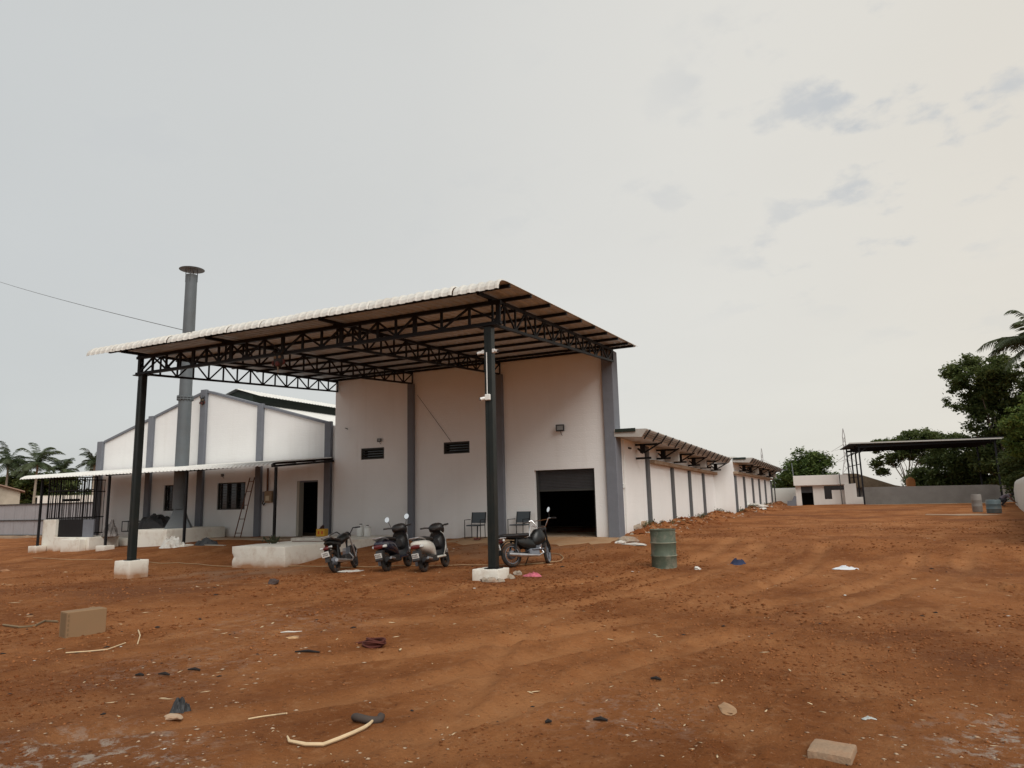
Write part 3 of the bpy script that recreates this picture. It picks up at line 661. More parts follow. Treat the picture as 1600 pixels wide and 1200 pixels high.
# front overhang brackets up to the curved edge
for x in (-17.85, -14.56, -10.85, -6.62): MB().bar((x, YT, TT+.038), (x, YT, cz(YT)-.15), .10, .10, (0, 1, 0)).build('seat_cleat', STEEL, cp)
for x in (-17.68, -6.68):
    gb = .26
    p = MB(); p.box(x-.088, x+.088, YT-.085, YT+.085, gb+.014, 5.335, .008)
    po = p.build('post', POSTM, cp)
    for s_ in (-.1, .1): MB().box(x+s_*.45-.035, x+s_*.45+.035, YT-.091, YT-.0855, gb+.1, 5.2).build('channel_flange', POSTM, po)
    MB().box(x-.15, x+.15, YT-.14, YT+.14, gb+.001, gb+.013).build('base_plate', STEEL, po); MB().box(x-.25, x+.25, YT-.14, YT+.14, 5.336, 5.36).build('cap_plate', STEEL, po)
def rough_block(x0, x1, y0, y1, z0, z1, seed, d=.012, n=7):
    """rendered concrete block with slightly lumpy faces"""
    bm = bmesh.new(); bmesh.ops.create_cube(bm, size=1)
    for v in bm.verts: v.co = Vector(((x0+x1)/2+v.co.x*(x1-x0), (y0+y1)/2+v.co.y*(y1-y0), (z0+z1)/2+v.co.z*(z1-z0)))
    bmesh.ops.bevel(bm, geom=list(bm.edges), offset=.014, segments=2, affect='EDGES', profile=.6)
    bmesh.ops.subdivide_edges(bm, edges=[e_ for e_ in bm.edges if e_.calc_length() > .15], cuts=n, use_grid_fill=True)
    from mathutils import noise as mn
    ctr = Vector(((x0+x1)/2, (y0+y1)/2, (z0+z1)/2))
    for v in bm.verts:
        chip = max(0, mn.noise(v.co*4.5+Vector((seed*2.3, 1, 4)))-.30)*min(.16, .12*(x1-x0)); q = sum((abs(v.co.x-x0) < .05 or abs(v.co.x-x1) < .05, abs(v.co.y-y0) < .05 or abs(v.co.y-y1) < .05, abs(v.co.z-z1) < .05))
        v.co += Vector(mn.noise_vector(v.co*2.7+Vector((seed, 0, 0))))*d+Vector(mn.noise_vector(v.co*9+Vector((seed, 5, 0))))*d*.4
        if q > 1: v.co += (ctr-v.co).normalized()*chip
    mb = MB(); bm.verts.index_update(); mb.v = [tuple(v.co) for v in bm.verts]; mb.f = [tuple(v.index for v in f.verts) for f in bm.faces]; bm.free(); mb.fix = True; return mb
rough_block(-17.98, -17.38, 12.82, 13.40, -.45, .26, 1).build('footing', CONC, cp, True)
rough_block(-7.05, -6.46, 12.86, 13.38, -.3, .26, 2).build('footing', CONC, cp, True)
# ================================================================== chimney
ch = T('chimney', 'tall grey steel chimney with flat rain cap passing through the lean-to roof', 'chimney', (-25.0, 20.6, .75))
XC, YC = -25.05, 20.6
MB().lathe([(.285, 1.55), (.275, 3.2), (.262, 6.10)], (XC, YC, 0), 28).build('lower_pipe', CHIMG, ch, True)
fl = MB().lathe([(.27, 6.10), (.335, 6.12), (.335, 6.16), (.28, 6.17), (.28, 6.19), (.335, 6.20), (.335, 6.24), (.26, 6.27)], (XC, YC, 0), 28).build('flange', CHIMG, ch, True)
for k in range(14):
    a = 2*math.pi*k/14; MB().lathe([(.02, 6.08), (.02, 6.29)], (XC+.31*math.cos(a), YC+.31*math.sin(a), 0), 6).build('bolt', CHIMG, fl)
MB().lathe([(.255, 6.27), (.245, 9), (.235, 11.62)], (XC, YC, 0), 28).build('upper_pipe', CHIMG, ch, True)
MB().lathe([(.52, 11.86), (.52, 11.872), (.2, 11.92), (0.0, 11.935)], (XC, YC, 0), 32).build('rain_cap', CHIMG, ch, True)
for k in range(4):
    a = R(35)+math.pi/2*k; MB().bar((XC+.24*math.cos(a), YC+.24*math.sin(a), 11.3), (XC+.24*math.cos(a), YC+.24*math.sin(a), 11.862), .04, .012).build('cap_strut', CHIMG, ch)
MB().lathe([(.29, 1.55), (.295, 1.54), (.45, 1.15), (.68, .80), (.68, .775)], (XC, YC, 0), 4).build('base_skirt', CHIMG, ch)
for c_ in ch.children:
    pass
cb_ = T('chimney_block', 'big white concrete block carrying the chimney', 'block', (-24.6, 20.5, .1))
rough_block(-26.0, -24.05, 19.25, 22.1, -.2, .775, 3, .010, 9).build('block', CONC, cb_, True)
# ================================================================== lean-to along the hall
lt = T('lean_to', 'low lean-to roof of white ribbed sheets on thin black posts', 'lean-to', (-25.6, 19.05, 0))
def lz(y): return 3.13+(3.42-3.13)*(y-19.0)/(22.17-19.0)
pth = [(18.74, 2.99), (18.78, 3.05), (18.88, 3.105), (19.0, 3.13), (20.5, lz(20.5)), (22.17, lz(22.17))]
x = -32.95; 
while x < -18.5:
    w_ = min(1.05, -18.33-x); s = MB(); sheet(s, x, x+w_, pth); s.build('roof_sheet', LSHEET, lt); x += 1.05
for y in (19.0, 20.05, 21.1, 22.1): MB().box(-32.9, -18.36, y-.025, y+.025, lz(y)-.09, lz(y)-.004).build('purlin', STEEL, lt)
for x in (-18.36, -22.8, -27.3, -31.75): MB().bar((x, 18.85, lz(18.85)-.13), (x, 22.16, lz(22.16)-.13), .07, .075).build('rafter', STEEL, lt)
for x, gb, gz0 in ((-18.36, .34, None), (-22.85, .235, -.1), (-27.35, .17, -.2), (-31.8, .12, -.4)):
    MB().box(x-.04, x+.04, 19.01, 19.09, gb, lz(19)-.17).build('post', STEEL, lt)
    if gz0 is not None: rough_block(x-.26, x+.28, 18.83, 19.27, gz0, gb, x, .012, 3).build('footing', CONC, lt, True)
# caged store at the far end of the lean-to
cg = T('caged_store', 'black barred cage with solid gate and white wall pier under the lean-to', 'cage', (-30, 19.4, .2))
MB().box(-31.5, -30.62, 19.30, 19.55, -.3, 1.22, .01).build('wall_pier', CONC, cg)
MB().box(-30.62, -28.25, 19.25, 20.6, -.3, .47, .015).build('step_slab', CONC, cg)
MB().box(-29.6, -28.4, 18.95, 19.245, -.3, .40, .015).build('step', CONC, cg)
g_ = MB().box(-30.60, -28.98, 19.42, 19.46, .48, 1.22).build('gate', STEEL, cg)
MB().box(-28.96, -28.27, 19.42, 19.45, .48, 1.20).build('lower_sheet', GREYP, cg)
for k in range(21):
    x = -31.45+k*.16; th = .055 if k in (0, 5, 15, 20) else .022
    MB().box(x-th/2, x+th/2, 19.43-th/2, 19.43+th/2, 1.225, 2.98).build('bar', STEEL, cg)
for k in range(16):
    y = 19.6+k*.16; MB().box(-31.46, -31.44, y-.011, y+.011, .5, 2.98).build('bar', STEEL, cg)
for z in (1.24, 2.42, 2.95): MB().box(-31.48, -28.22, 19.40, 19.41, z, z+.05).build('rail', STEEL, cg)
for z in (.5, 1.24, 2.42, 2.95): MB().box(-31.48, -31.46, 19.55, 22.05, z, z+.05).build('rail', STEEL, cg)
cg.location.x -= .45
# ================================================================== white loading ramp beside the canopy
lp = T('loading_ramp', 'low whitewashed loading ramp in front of the hall doorway', 'ramp', (-15.6, 18, 0))
rough_block(-16.68, -14.62, 15.62, 21.3, -.3, .45, 7, .012, 11).build('block', CONC, lp, True)
rough_block(-18.2, -16.69, 19.7, 21.3, -.3, .445, 8, .012, 7).build('landing', CONC, lp, True)
mw = MB()
for i in range(26):
    a = random.uniform(0, 6.28); r_ = random.uniform(0, .22); mw.tube([(r_*math.cos(a)*.5, r_*math.sin(a)*.5, 0), (r_*math.cos(a)*1.4, r_*math.sin(a)*1.4, random.uniform(.08, .26)), (r_*math.cos(a+.5)*2, r_*math.sin(a+.5)*1.8, random.uniform(.02, .2))], [.012, .02, .006], 4)
solo(mw, 'uprooted_weeds', mat('weeds', (.05, .055, .03), .9, var=.4, vscale=12), 'dark clump of uprooted weeds on the white loading ramp', 'weeds', (-16.3, 16.9, .44))
solo(MB().tube([(0, 0, .02), (.4, .1, .02), (.9, .05, .02), (1.3, .22, .02)], .012, 5), 'iron_rod', RUST, 'thin rusty iron rod lying on the white loading ramp', 'rod', (-16.2, 17.6, .45))
cr_ = T('yellow_crate', 'small yellow crate holding dark things on the end of the loading ramp', 'crate', (-17.45, 20.5, .455), R(8), world=False)
cr_.scale = (.72, .72, .8)
YEL = mat('yellow_plastic', (.62, .33, .03), .5, var=.12, vscale=6); ORG_ = mat('orange_print', (.55, .09, .02), .5)
c_ = MB(); c_.box(-.24, .24, -.17, -.15, 0, .34).box(-.24, .24, .15, .17, 0, .34).box(-.24, -.22, -.15, .15, 0, .34).box(.22, .24, -.15, .15, 0, .34).box(-.22, .22, -.15, .15, 0, .02); c_.build('tub', YEL, cr_)
for x in (-.10, .10): MB().box(x-.045, x+.045, -.176, -.1705, .1, .24).build('printed_mark', ORG_, cr_)
hp = MB()
for i in range(10): hp.tube([(random.uniform(-.2, 0), random.uniform(-.12, .12), .25), (0, random.uniform(-.1, .1), random.uniform(.36, .46)), (random.uniform(0, .2), random.uniform(-.12, .12), .3)], [.04, .07, .04], 6)
hp.build('contents', mat('dark_rope', (.06, .03, .025), .9, var=.3, vscale=10), cr_, True)
def jug(name, label, loc, s):
    o = T(name, label, 'jerrycan', loc, random.uniform(0, 1), world=False)
    MB().loft([(0, 0, 0, .001, .001)], 4) if False else None
    b = MB(); b.lathe([(.13*s, 0), (.145*s, .02), (.145*s, .30*s), (.12*s, .36*s), (.05*s, .39*s), (.05*s, .43*s)], (0, 0, 0), 16); b.build('body', WPLAST, o, True)
    MB().lathe([(.055*s, .43*s), (.055*s, .46*s)], (0, 0, 0), 10).build('cap', BLKPL, o)
    MB().tube([(.06*s, 0, .40*s), (.13*s, 0, .44*s), (.16*s, 0, .36*s), (.14*s, 0, .28*s)], .014, 6).build('handle', WPLAST, o)
jug('jerrycan', 'white plastic jerrycan with dark cap at the far end of the loading ramp', (-15.75, 20.55, .455), .95)
jug('jerrycan', 'second white jerrycan just right of the capped one on the loading ramp', (-15.42, 20.5, .455), .85)
# ================================================================== machine, ladder, sacks by the hall
tm = T('tarped_machine', 'machine on a tube frame half covered by a dark tarp by the hall wall', 'machine', (-27.6, 21.4, .34))
f = MB()
for z in (.62, 1.05):
    f.tube([(-29.25, 21.1, z), (-28.1, 21.1, z)], .02, 6).tube([(-29.25, 21.7, z), (-28.1, 21.7, z)], .02, 6).tube([(-29.25, 21.1, z), (-29.25, 21.7, z)], .02, 6)
for x in (-29.25, -28.85, -28.45):
    for y in (21.1, 21.7): f.tube([(x, y, .62), (x, y, 1.05)], .018, 6)
for x in (-28.6, -27.0):
    for y in (21.1, 21.8): f.tube([(x, y, .34), (x, y, .66)], .03, 6)
f.build('frame', STEEL, tm)
MB().loft([(-28.95, 21.4, .75, .1, .06), (-28.8, 21.4, .76, .22, .13), (-28.3, 21.4, .78, .24, .16), (-28.0, 21.4, .78, .2, .14)], 12).build('engine', GREEND, tm, True)
MB().box(-28.55, -28.35, 21.0, 21.9, .34, .62).build('mount', GREYP, tm)
def cloth(cx, cy, z0, prof, seed, n=40, noise_amp=.07):
    """draped lump: prof(u,v)->height over a unit square scaled by caller"""
    from mathutils import noise as mn
    mb = MB(); vs = []; fs = []
    for i in range(n+1):
        for j in range(n+1):
            u, v = i/n*2-1, j/n*2-1; x, y, h = prof(u, v)
            w1 = mn.noise(Vector((u*1.7+seed, v*1.7, seed)))
            fold = 1-2*abs(mn.noise(Vector((u*1.9+seed+w1, v*1.9-w1, seed*1.3)))); fold2 = 1-2*abs(mn.noise(Vector((u*4.2+seed+w1*2, v*4.2, seed*.7))))
            nz = (w1*.9+(fold-.6)*.9+(fold2-.6)*.45)*noise_amp; edge = min(1, h/(noise_amp*1.2+1e-6))
            vs.append((cx+x*(1+.18*w1)+nz*.25, cy+y*(1+.18*mn.noise(Vector((v*2+seed, u*2, 7)))), z0+max(0, h+nz*edge)))
    for i in range(n):
        for j in range(n): a = i*(n+1)+j; fs.append((a, a+n+1, a+n+2, a+1))
    return mb.add(vs, fs)
def lump(rx, ry, h, k=2.0):
    def f(u, v):
        r_ = (abs(u)**k+abs(v)**k)**(1/k); q = max(1e-6, max(abs(u), abs(v))); t = q; u2, v2 = (u/r_*q, v/r_*q) if r_ > 1e-6 else (0, 0)   # square grid mapped to a disc
        return (u2*rx, v2*ry, h*max(0, 1-t**1.7))
    return f
cloth(-27.25, 21.45, .35, lambda u, v: (u*1.05, v*.62, (.95 if u < -.1 else .95-.55*(u+.1))*(max(0, 1-abs(v)**3-max(0, abs(u)-.55)**2*4.8))**.5), 4, 44, .16).build('tarp', TARP, tm, True)
ld = T('ladder', 'rusty iron ladder leaning against the hall wall beside the barred window', 'ladder', (-22.8, 21.7, .34))
def LP(s, t): return Vector((-22.95+.34*s+.03*t-.08*s*t, 21.58+.70*t, .34+2.45*t))
for s in (0, 1): MB().tube([LP(s, t/6.) for t in range(7)], .022, 6).build('rail', RUST, ld)
for t in (.07, .30, .53, .76, .93): MB().tube([LP(0, t), LP(1, t)], .015, 6).build('rung', RUST, ld)
el = T('meter_box', 'wall-mounted electricity meter box with conduit beside the hall doorway', 'meter box', (-21.8, 22.25, 1.7))
BOX = mat('box_brown', (.30, .21, .13), .6, var=.2, vscale=8)
MB().box(-22.0, -21.62, 22.20, 22.346, 1.72, 2.20, .01).build('cabinet', BOX, el); MB().box(-21.92, -21.72, 22.185, 22.198, 1.80, 2.0).build('meter_window', mat('cream', (.6, .52, .36), .5), el)
MB().box(-22.16, -22.02, 22.24, 22.346, 1.80, 2.18, .008).build('fuse_box', GREYP, el); MB().box(-21.58, -21.46, 22.27, 22.346, 1.65, 2.25, .008).build('side_board', GREYP, el)
MB().tube([(-21.93, 22.29, 2.2), (-21.93, 22.29, 3.15)], .04, 8).build('conduit', RUST, el); MB().tube([(-22.1, 22.27, 1.8), (-22.12, 22.24, 1.68), (-22.06, 22.24, 1.62), (-22.0, 22.26, 1.72)], .025, 6).build('cable_coil', STEEL, el)
def sack(name, label, loc, rx, ry, h, m, seed, rz=0):
    o = solo(cloth(0, 0, 0, lump(rx, ry, h), seed, 30, h*(.42 if rx > .3 else .85)), name, m, label, name.split('_')[-1], loc, rz, smooth=True); return o
p = gp2(258, 857); sack('white_sack', 'crumpled white sack on the dirt in front of the chimney block', (p.x, p.y+.3, p.z-.02), .55, .4, .40, SACK, 3)
p = gp2(312, 853); sack('dark_cloth', 'dark grey crumpled cloth heap right of the chimney block', (p.x, p.y+.3, p.z), .55, .3, .26, TARP, 8)
o = solo(MB().box(-.9, .5, -.06, .06, 0, .03), 'plank', mat('plank_grey', (.38, .34, .28), .9, var=.2), 'flat grey plank on the ground below the ladder', 'plank', (p.x+.8, p.y+.05, p.z+.01), R(-6))
p = gp2(186, 851); solo(rough_block(-.42, .42, -.2, .2, -.2, .32, 9, .012, 4), 'white_block', CONC, 'small white concrete block left of the chimney block', 'block', (p.x, p.y+.2, p.z), smooth=True)
p = gp2(340, 838); solo(MB().lathe([(.10, 0), (.13, .03), (.13, .22), (.07, .28), (.05, .33)], (0, 0, 0), 12), 'plastic_can', mat('dull_yellow_plastic', (.45, .33, .14), .5, var=.1), 'small dull yellow plastic can at the foot of the hall wall', 'can', (-24.2, 22.0, .34), smooth=True)
p = gp2(135, 838)
solo(cloth(0, 0, 0, lump(.35, .3, .55), 12, 24, .25), 'rag_heap', mat('rag_grey', (.22, .2, .19), .9, var=.5, vscale=5), 'grey rag heap on the step beside the cage gate', 'rags', (-28.6, 20.1, .47), smooth=True)
# ================================================================== lamps, cameras, hanging masks
def flood(label, x, y, z, s=1., rot=0):
    o = T('flood_light', label, 'flood light', (x, y, z), rot, world=False)
    MB().box(-.14*s, .14*s, -.16*s, -.10*s, -.11*s, .11*s, .012).build('housing', BLKPL, o); MB().box(-.10*s, .10*s, -.165*s, -.1605*s, -.07*s, .07*s).build('lens', mat('flood_lens', (.2, .2, .19), .2, spec=.5), o)
    MB().box(-.02, .02, -.10*s, 0, -.02, .02).build('bracket', STEEL, o); MB().tube([(0, -.05, -.1*s), (.02, -.03, -.2*s), (.05, -.005, -.24*s)], .008, 5).build('cable', STEEL, o)
flood('black flood light on the wall above the roller shutter', -8.61, YF, 3.97, 1.05, R(12))
flood('small flood light above the left louvred vent', -16.07, YF, 3.98, .62, R(10))
flood('small flood light under the lean-to above the barred window', -24.55, YG, 2.95, .55)
flood('small flood light under the lean-to beside the chimney', -26.0, 19.2, 2.88, .45)
cc = T('security_camera', 'white security camera hung low on the front right canopy post', 'camera', (-6.70, 12.99, 3.78))
MB().box(-6.74, -6.62, 12.94, 13.008, 3.72, 3.85, .012).build('junction_box', WPLAST, cc); MB().tube([(-6.74, 12.96, 3.77), (-6.82, 12.91, 3.745)], [.035, .04], 10).build('camera_body', WPLAST, cc); MB().tube([(-6.821, 12.909, 3.745), (-6.835, 12.90, 3.74)], .034, 10).build('lens', BLKPL, cc)
MB().tube([(-6.70, 12.995, 3.85), (-6.70, 12.995, 4.76)], .011, 6).build('conduit', WPLAST, cc)
for lab, sx in (('white security camera on the left of the front right canopy post', -1), ('white security camera on the right of the front right canopy post', 1)):
    c2 = T('security_camera', lab, 'camera', (-6.68+sx*.13, 13.0, 4.78))
    MB().box(*sorted((-6.68+sx*.089, -6.68+sx*.16)), 13.02, 13.10, 4.74, 4.83, .012).build('junction_box', WPLAST, c2); MB().tube([(-6.68+sx*.16, 13.05, 4.78), (-6.68+sx*.25, 13.0, 4.755)], [.036, .034], 10).build('camera_body', WPLAST, c2)
    MB().tube([(-6.68+sx*.251, 13.0, 4.755), (-6.68+sx*.262, 12.994, 4.752)], .028, 10).build('lens', BLKPL, c2)
def mask(label, x, y, z, s):
    o = T('hanging_mask', label, 'mask', (x, y, z), 0, world=False)
    mk = mat('mask_black', (.02, .017, .015), .5, var=.3, vscale=14); rd = mat('mask_red', (.11, .030, .025), .6); cr2 = mat('mask_cream', (.22, .16, .10), .6)
    MB().loft([(0, 0, 0, .01, .01)], 4) if False else None
    b = MB(); b.lathe([(.0, -.07), (.10, -.065), (.17, -.03), (.185, 0)], (0, 0, 0), 18, 'y')
    b.v = [(x_, y_, z_*1.25) for x_, y_, z_ in b.v]; b.v = [(x_*s, y_*s, z_*s) for x_, y_, z_ in b.v]; b.build('face', mk, o, True)
    for sx in (-1, 1):
        MB().lathe([(0, -.1*s), (.04*s, -.08*s), (.045*s, -.05*s)], (sx*.075*s, 0, .06*s), 10, 'y').build('eye', cr2, o, True)
        MB().tube([(sx*.11*s, -.02, .16*s), (sx*.18*s, -.03, .24*s), (sx*.14*s, -.03, .31*s)], [.03*s, .022*s, .005], 6).build('horn', mk, o)
        MB().tube([(sx*.17*s, -.01, -.02*s), (sx*.21*s, -.02, -.10*s), (sx*.17*s, -.03, -.16*s)], [.03*s, .035*s, .01], 6).build('ear', rd, o)
    MB().lathe([(0, -.105*s), (.06*s, -.09*s), (.075*s, -.05*s)], (0, 0, -.12*s), 12, 'y').build('mouth', rd, o, True)
    MB().tube([(0, -.03, -.2*s), (0, -.03, -.38*s)], [.02*s, .006], 6).build('tassel', cr2, o); MB().tube([(0, 0, .2*s), (0, 0, .36*s)], .008, 5).build('cord', STEEL, o)
mask('dark horned mask hanging from the middle of the front canopy truss', -12.52, 12.98, 5.22, .92)
mask('dark horned mask fixed high on the hall gable pilaster', -25.86, 22.19, 6.30, .78)
cw = MB(); A_ = Vector((-14.55, 12.05, 5.99)); B_ = Vector((-45.3, 22.36, 15.47))
cw.tube([A_.lerp(B_, t/20)-Vector((0, 0, 1.1*4*(t/20)*(1-t/20)*.10)) for t in range(21)], .009, 5)
solo(cw, 'overhead_cable', mat('cable_grey', (.08, .08, .08), .6), 'thin overhead cable slung from the upper left to the canopy edge', 'cable')
solo(MB().tube([(-14.35, 22.06, 5.6), (-12.9, 22.08, 3.75)], .007, 5), 'wall_wire', STEEL, 'thin wire running diagonally down the entrance wall to the right vent', 'wire')
st = MB(); st.tube([(-17.75, 22.09, 4.55), (-17.7, 22.02, 4.55), (-17.6, 22.0, 4.53)], .012, 5).tube([(-17.6, 22.0, 4.53), (-17.55, 22.0, 4.5)], .02, 5)
solo(st, 'wire_stub', STEEL, 'short wire stub at the upper left of the entrance wall', 'wire')
# ================================================================== scooters and motorcycles (local x forward, y left, z up)
def wheel(root, x, z, r, wd, m_rim, spokes=6, steer=None, y=0):
    par = root if steer is None else steer
    pr = []
    for k in range(13):
        t = math.pi*(k/12-.5)*2; pr.append((r-wd*.5+wd*.5*math.cos(t), wd*.5*math.sin(t)))
    ty = MB().lathe(pr, (x, y, z), 30, 'y', False).build('tyre', RUBBER, par, True)
    MB().lathe([(r-wd*.95, -wd*.35), (r-wd*.6, -wd*.42), (r-wd*.6, wd*.42), (r-wd*.95, wd*.35), (r-wd*.95, -wd*.35)], (x, y, z), 28, 'y', False).build('rim', m_rim, ty, True)
    MB().lathe([(0, -.06), (.055, -.055), (.06, 0), (.055, .055), (0, .06)], (x, y, z), 14, 'y').build('hub', m_rim, ty, True)
    for k in range(spokes):
        a = 2*math.pi*k/spokes; MB().bar((x+.05*math.cos(a), y, z+.05*math.sin(a)), (x+(r-wd*.8)*math.cos(a), y, z+(r-wd*.8)*math.sin(a)), .03 if spokes < 10 else .006, .03 if spokes < 10 else .006).build('spoke', m_rim, ty)
    return ty
def mirror_(root, x, y, z, h=.2, dx=-.02, dy=0., r_=.06):
    o = MB().tube([(x, y, z), (x+dx*.5, y+dy*.6, z+h*.6), (x+dx, y+dy, z+h)], .008, 6).build('mirror_stem', BLKPL, root)
    def tilt(mb):
        c, s_ = math.cos(R(20)), math.sin(R(20)); X, Z = x+dx, z+h
        mb.v = [((a-X)*c+(d-Z)*s_+X, b+.25*(a-X), -(a-X)*s_+(d-Z)*c*1.15+Z) for a, b, d in mb.v]; return mb
    tilt(MB().lathe([(0, .03), (r_*.8, .02), (r_*1.05, 0), (r_*1.05, -.006)], (x+dx, y+dy, z+h), 16, 'x')).build('mirror_back', BLKPL, o, True)
    tilt(MB().lathe([(r_, -.012), (0, -.0125)], (x+dx, y+dy, z+h), 16, 'x', False)).build('mirror_glass', MIRROR, o)
def plate_(root, x, z, w_=.17, h_=.11, tilt=.02, text=True):
    o = MB().bar((x, -w_/2, z), (x, w_/2, z), .012, h_, (-.25, 0, 1)).build('number_plate', PLATE, root)
    for r_ in (0, 1):
        for k in range(4): yy = -w_/2+.03+k*.035; MB().box(x-.013-.01*(r_-.5), x-.0105-.01*(r_-.5), yy, yy+.018, z-.032+r_*.042, z-.008+r_*.042).build('plate_character', BLKPL, o)
def scooter(label, rear, front, body, lean, mirrors):
    a = Vector(rear); b = Vector(front); d = (b-a); h = math.atan2(d.y, d.x); mid = a+d.normalized()*.62
    z0 = max(hz(a.x, a.y), hz(mid.x, mid.y))-.005
    o = T('scooter', label, 'scooter', (mid.x, mid.y, z0), h, 'scooters parked under the canopy', lean, world=False)
    wheel(o, -.62, .215, .215, .10, BLKPL, 3)
    # rear body
    bd = MB().loft([(-.93, 0, .66, .05, .03), (-.90, 0, .655, .12, .07), (-.80, 0, .63, .165, .115), (-.62, 0, .60, .19, .145), (-.40, 0, .57, .185, .15), (-.22, 0, .52, .16, .16), (-.12, 0, .45, .13, .17), (-.06, 0, .38, .10, .14)], 20, 2.5).build('rear_body', body, o, True)
    MB().loft([(-.86, 0, .735, .05, .02), (-.8, 0, .755, .12, .035), (-.55, 0, .775, .135, .045), (-.30, 0, .755, .125, .045), (-.12, 0, .735, .105, .05), (-.05, 0, .70, .08, .03)], 16, 2.6).build('seat', BLKPL, o, True)
    MB().tube([(-.62, .135, .74), (-.80, .15, .78), (-.93, .11, .80), (-.965, 0, .80), (-.93, -.11, .80), (-.80, -.15, .78), (-.62, -.135, .74)], .014, 8).build('grab_rail', SILVER, o, True)
    tl = MB().loft([(-.955, 0, .60, .05, .02), (-.94, 0, .60, .115, .045), (-.88, 0, .60, .15, .055)], 14, 2.6).build('tail_lamp', REDL, o, True)
    for s_ in (-1, 1): MB().loft([(-.93, s_*.125, .60, .015, .02), (-.89, s_*.150, .60, .028, .035), (-.83, s_*.165, .6, .02, .03)], 10).build('turn_signal', LAMPG, tl, True)
    MB().prism([(-.90, .52), (-.80, .50), (-.80, .38), (-.955, .27), (-.975, .30)], 'y', -.09, .09).build('rear_mudguard', BLKPL, o)
    plate_(o, -.975, .40)
    MB().box(-.55, .02, -.13, .16, .19, .36, .03).build('engine', BLKPL, o); MB().box(-.72, -.3, .07, .17, .16, .32, .02).build('transmission_case', GREYP, o)
    MB().tube([(-.88, -.15, .30), (-.55, -.15, .26), (-.40, -.14, .24)], [.055, .06, .04], 12).build('muffler', BLKPL, o, True)
    MB().tube([(-.78, -.215, .315), (-.58, -.215, .285)], .03, 8).build('heat_shield', SILVER, o, True)
    MB().box(-.10, .36, -.17, .17, .26, .315, .02).build('floorboard', body, o); MB().box(-.06, .34, -.15, .15, .316, .325).build('floor_mat', BLKPL, o)
    # front apron (leg shield)
    rings = [(.30, .31, .17), (.37, .42, .19), (.42, .55, .205), (.44, .68, .215), (.43, .80, .19), (.40, .88, .13)]
    vs = []; fs = []
    for (x, z, hw) in rings:
        for k in range(9):
            t = k/8*2-1; vs.append((x-.10*t*t+.03, hw*t, z))
        for k in range(9):
            t = k/8*2-1; vs.append((x-.10*t*t-.015, hw*t, z))
    for i in range(5):
        for k in range(8):
            a_ = i*18+k; fs.append((a_, a_+1, a_+19, a_+18)); a_ += 9; fs.append((a_+18, a_+19, a_+1, a_))
        for k in (0, 8): a_ = i*18+k; fs.append((a_, a_+9, a_+27, a_+18))
    for k in range(8): fs.append((k, k+1, k+10, k+9)); a_ = 5*18+k; fs.append((a_, a_+1, a_+10, a_+9))
    ms = MB().add(vs, fs); ms.fix = True; ap_ = ms.build('front_apron', body, o, True)
    iv = []; ifs = []
    for (x, z, hw) in rings:
        for q_ in (0, 1):
            for k in range(9): t = k/8*2-1; iv.append((x-.10*t*t-.018-(.05 if q_ else 0)*(1-t*t*.9), hw*t*.96, z-.01))
    for i in range(5):
        for k in range(8): a_ = i*18+k; ifs.append((a_, a_+1, a_+19, a_+18)); a_ += 9; ifs.append((a_+18, a_+19, a_+1, a_))
        for k in (0, 8): a_ = i*18+k; ifs.append((a_, a_+9, a_+27, a_+18))
    for k in range(8): ifs.append((k, k+1, k+10, k+9)); a_ = 90+k; ifs.append((a_, a_+1, a_+10, a_+9))
    ms = MB().add(iv, ifs); ms.fix = True; ms.build('inner_panel', BLKPL, o, True)
    MB().loft([(.24, 0, .62, .07, .09), (.31, 0, .62, .13, .17), (.36, 0, .62, .14, .2)], 14, 3).build('glovebox', BLKPL, o, True)
    MB().bar((.33, .205, .36), (.33, .205, .80), .014, .03).build('apron_trim', SILVER, ap_); MB().bar((.33, -.205, .36), (.33, -.205, .80), .014, .03).build('apron_trim', SILVER, ap_)
    # steering part
    MB().tube([(.40, 0, .86), (.53, 0, .42), (.60, 0, .22)], .03, 8).build('fork', BLKPL, o)
    wheel(o, .60, .215, .215, .095, BLKPL, 3)
    MB().loft([(.36, 0, .36, .03, .02), (.45, 0, .43, .075, .06), (.58, 0, .47, .08, .045), (.74, 0, .42, .06, .035), (.82, 0, .36, .02, .015)], 12).build('front_mudguard', body, o, True)
    hd = MB().loft([(.22, 0, .97, .07, .04), (.27, 0, .985, .17, .085), (.36, 0, .97, .205, .13), (.46, 0, .93, .165, .14), (.54, 0, .90, .08, .09)], 16, 2.4).build('handlebar_cowl', BLKPL, o, True)
    for s_ in (-1, 1):
        MB().tube([(.34, s_*.18, 1.0), (.28, s_*.27, 1.02), (.25, s_*.38, 1.02)], [.02, .02, .02], 8).build('grip', BLKPL, hd, True); MB().tube([(.34, s_*.2, 1.0), (.33, s_*.34, 1.005)], .008, 5).build('brake_lever', SILVER, hd)
    for s_ in mirrors: mirror_(o, .33, s_*.20, 1.02, .21, -.03, s_*.07, .062)
    MB().tube([(-.12, .12, .25), (-.18, .30, .02)], .014, 6).build('side_stand', STEEL, o)
    return o
NAVY = mat('navy_paint', (.012, .014, .030), .22, spec=.6, coat=.5, dirt=(.12, .07, .04), dirt_scale=5, dirt_amt=.25, var=.1); CREAM = mat('cream_white_paint', (.66, .64, .58), .28, spec=.5, coat=.4, dirt=(.33, .2, .12), dirt_scale=4, dirt_amt=.3, var=.04)
scooter('dark navy scooter with two mirrors, parked left of the white scooter', (-9.96, 14.02), (-10.18, 15.3), NAVY, R(-9), (1, -1))
scooter('white scooter without mirrors, parked beside the dark navy scooter', (-9.01, 14.15), (-9.16, 15.4), CREAM, R(-9), ())
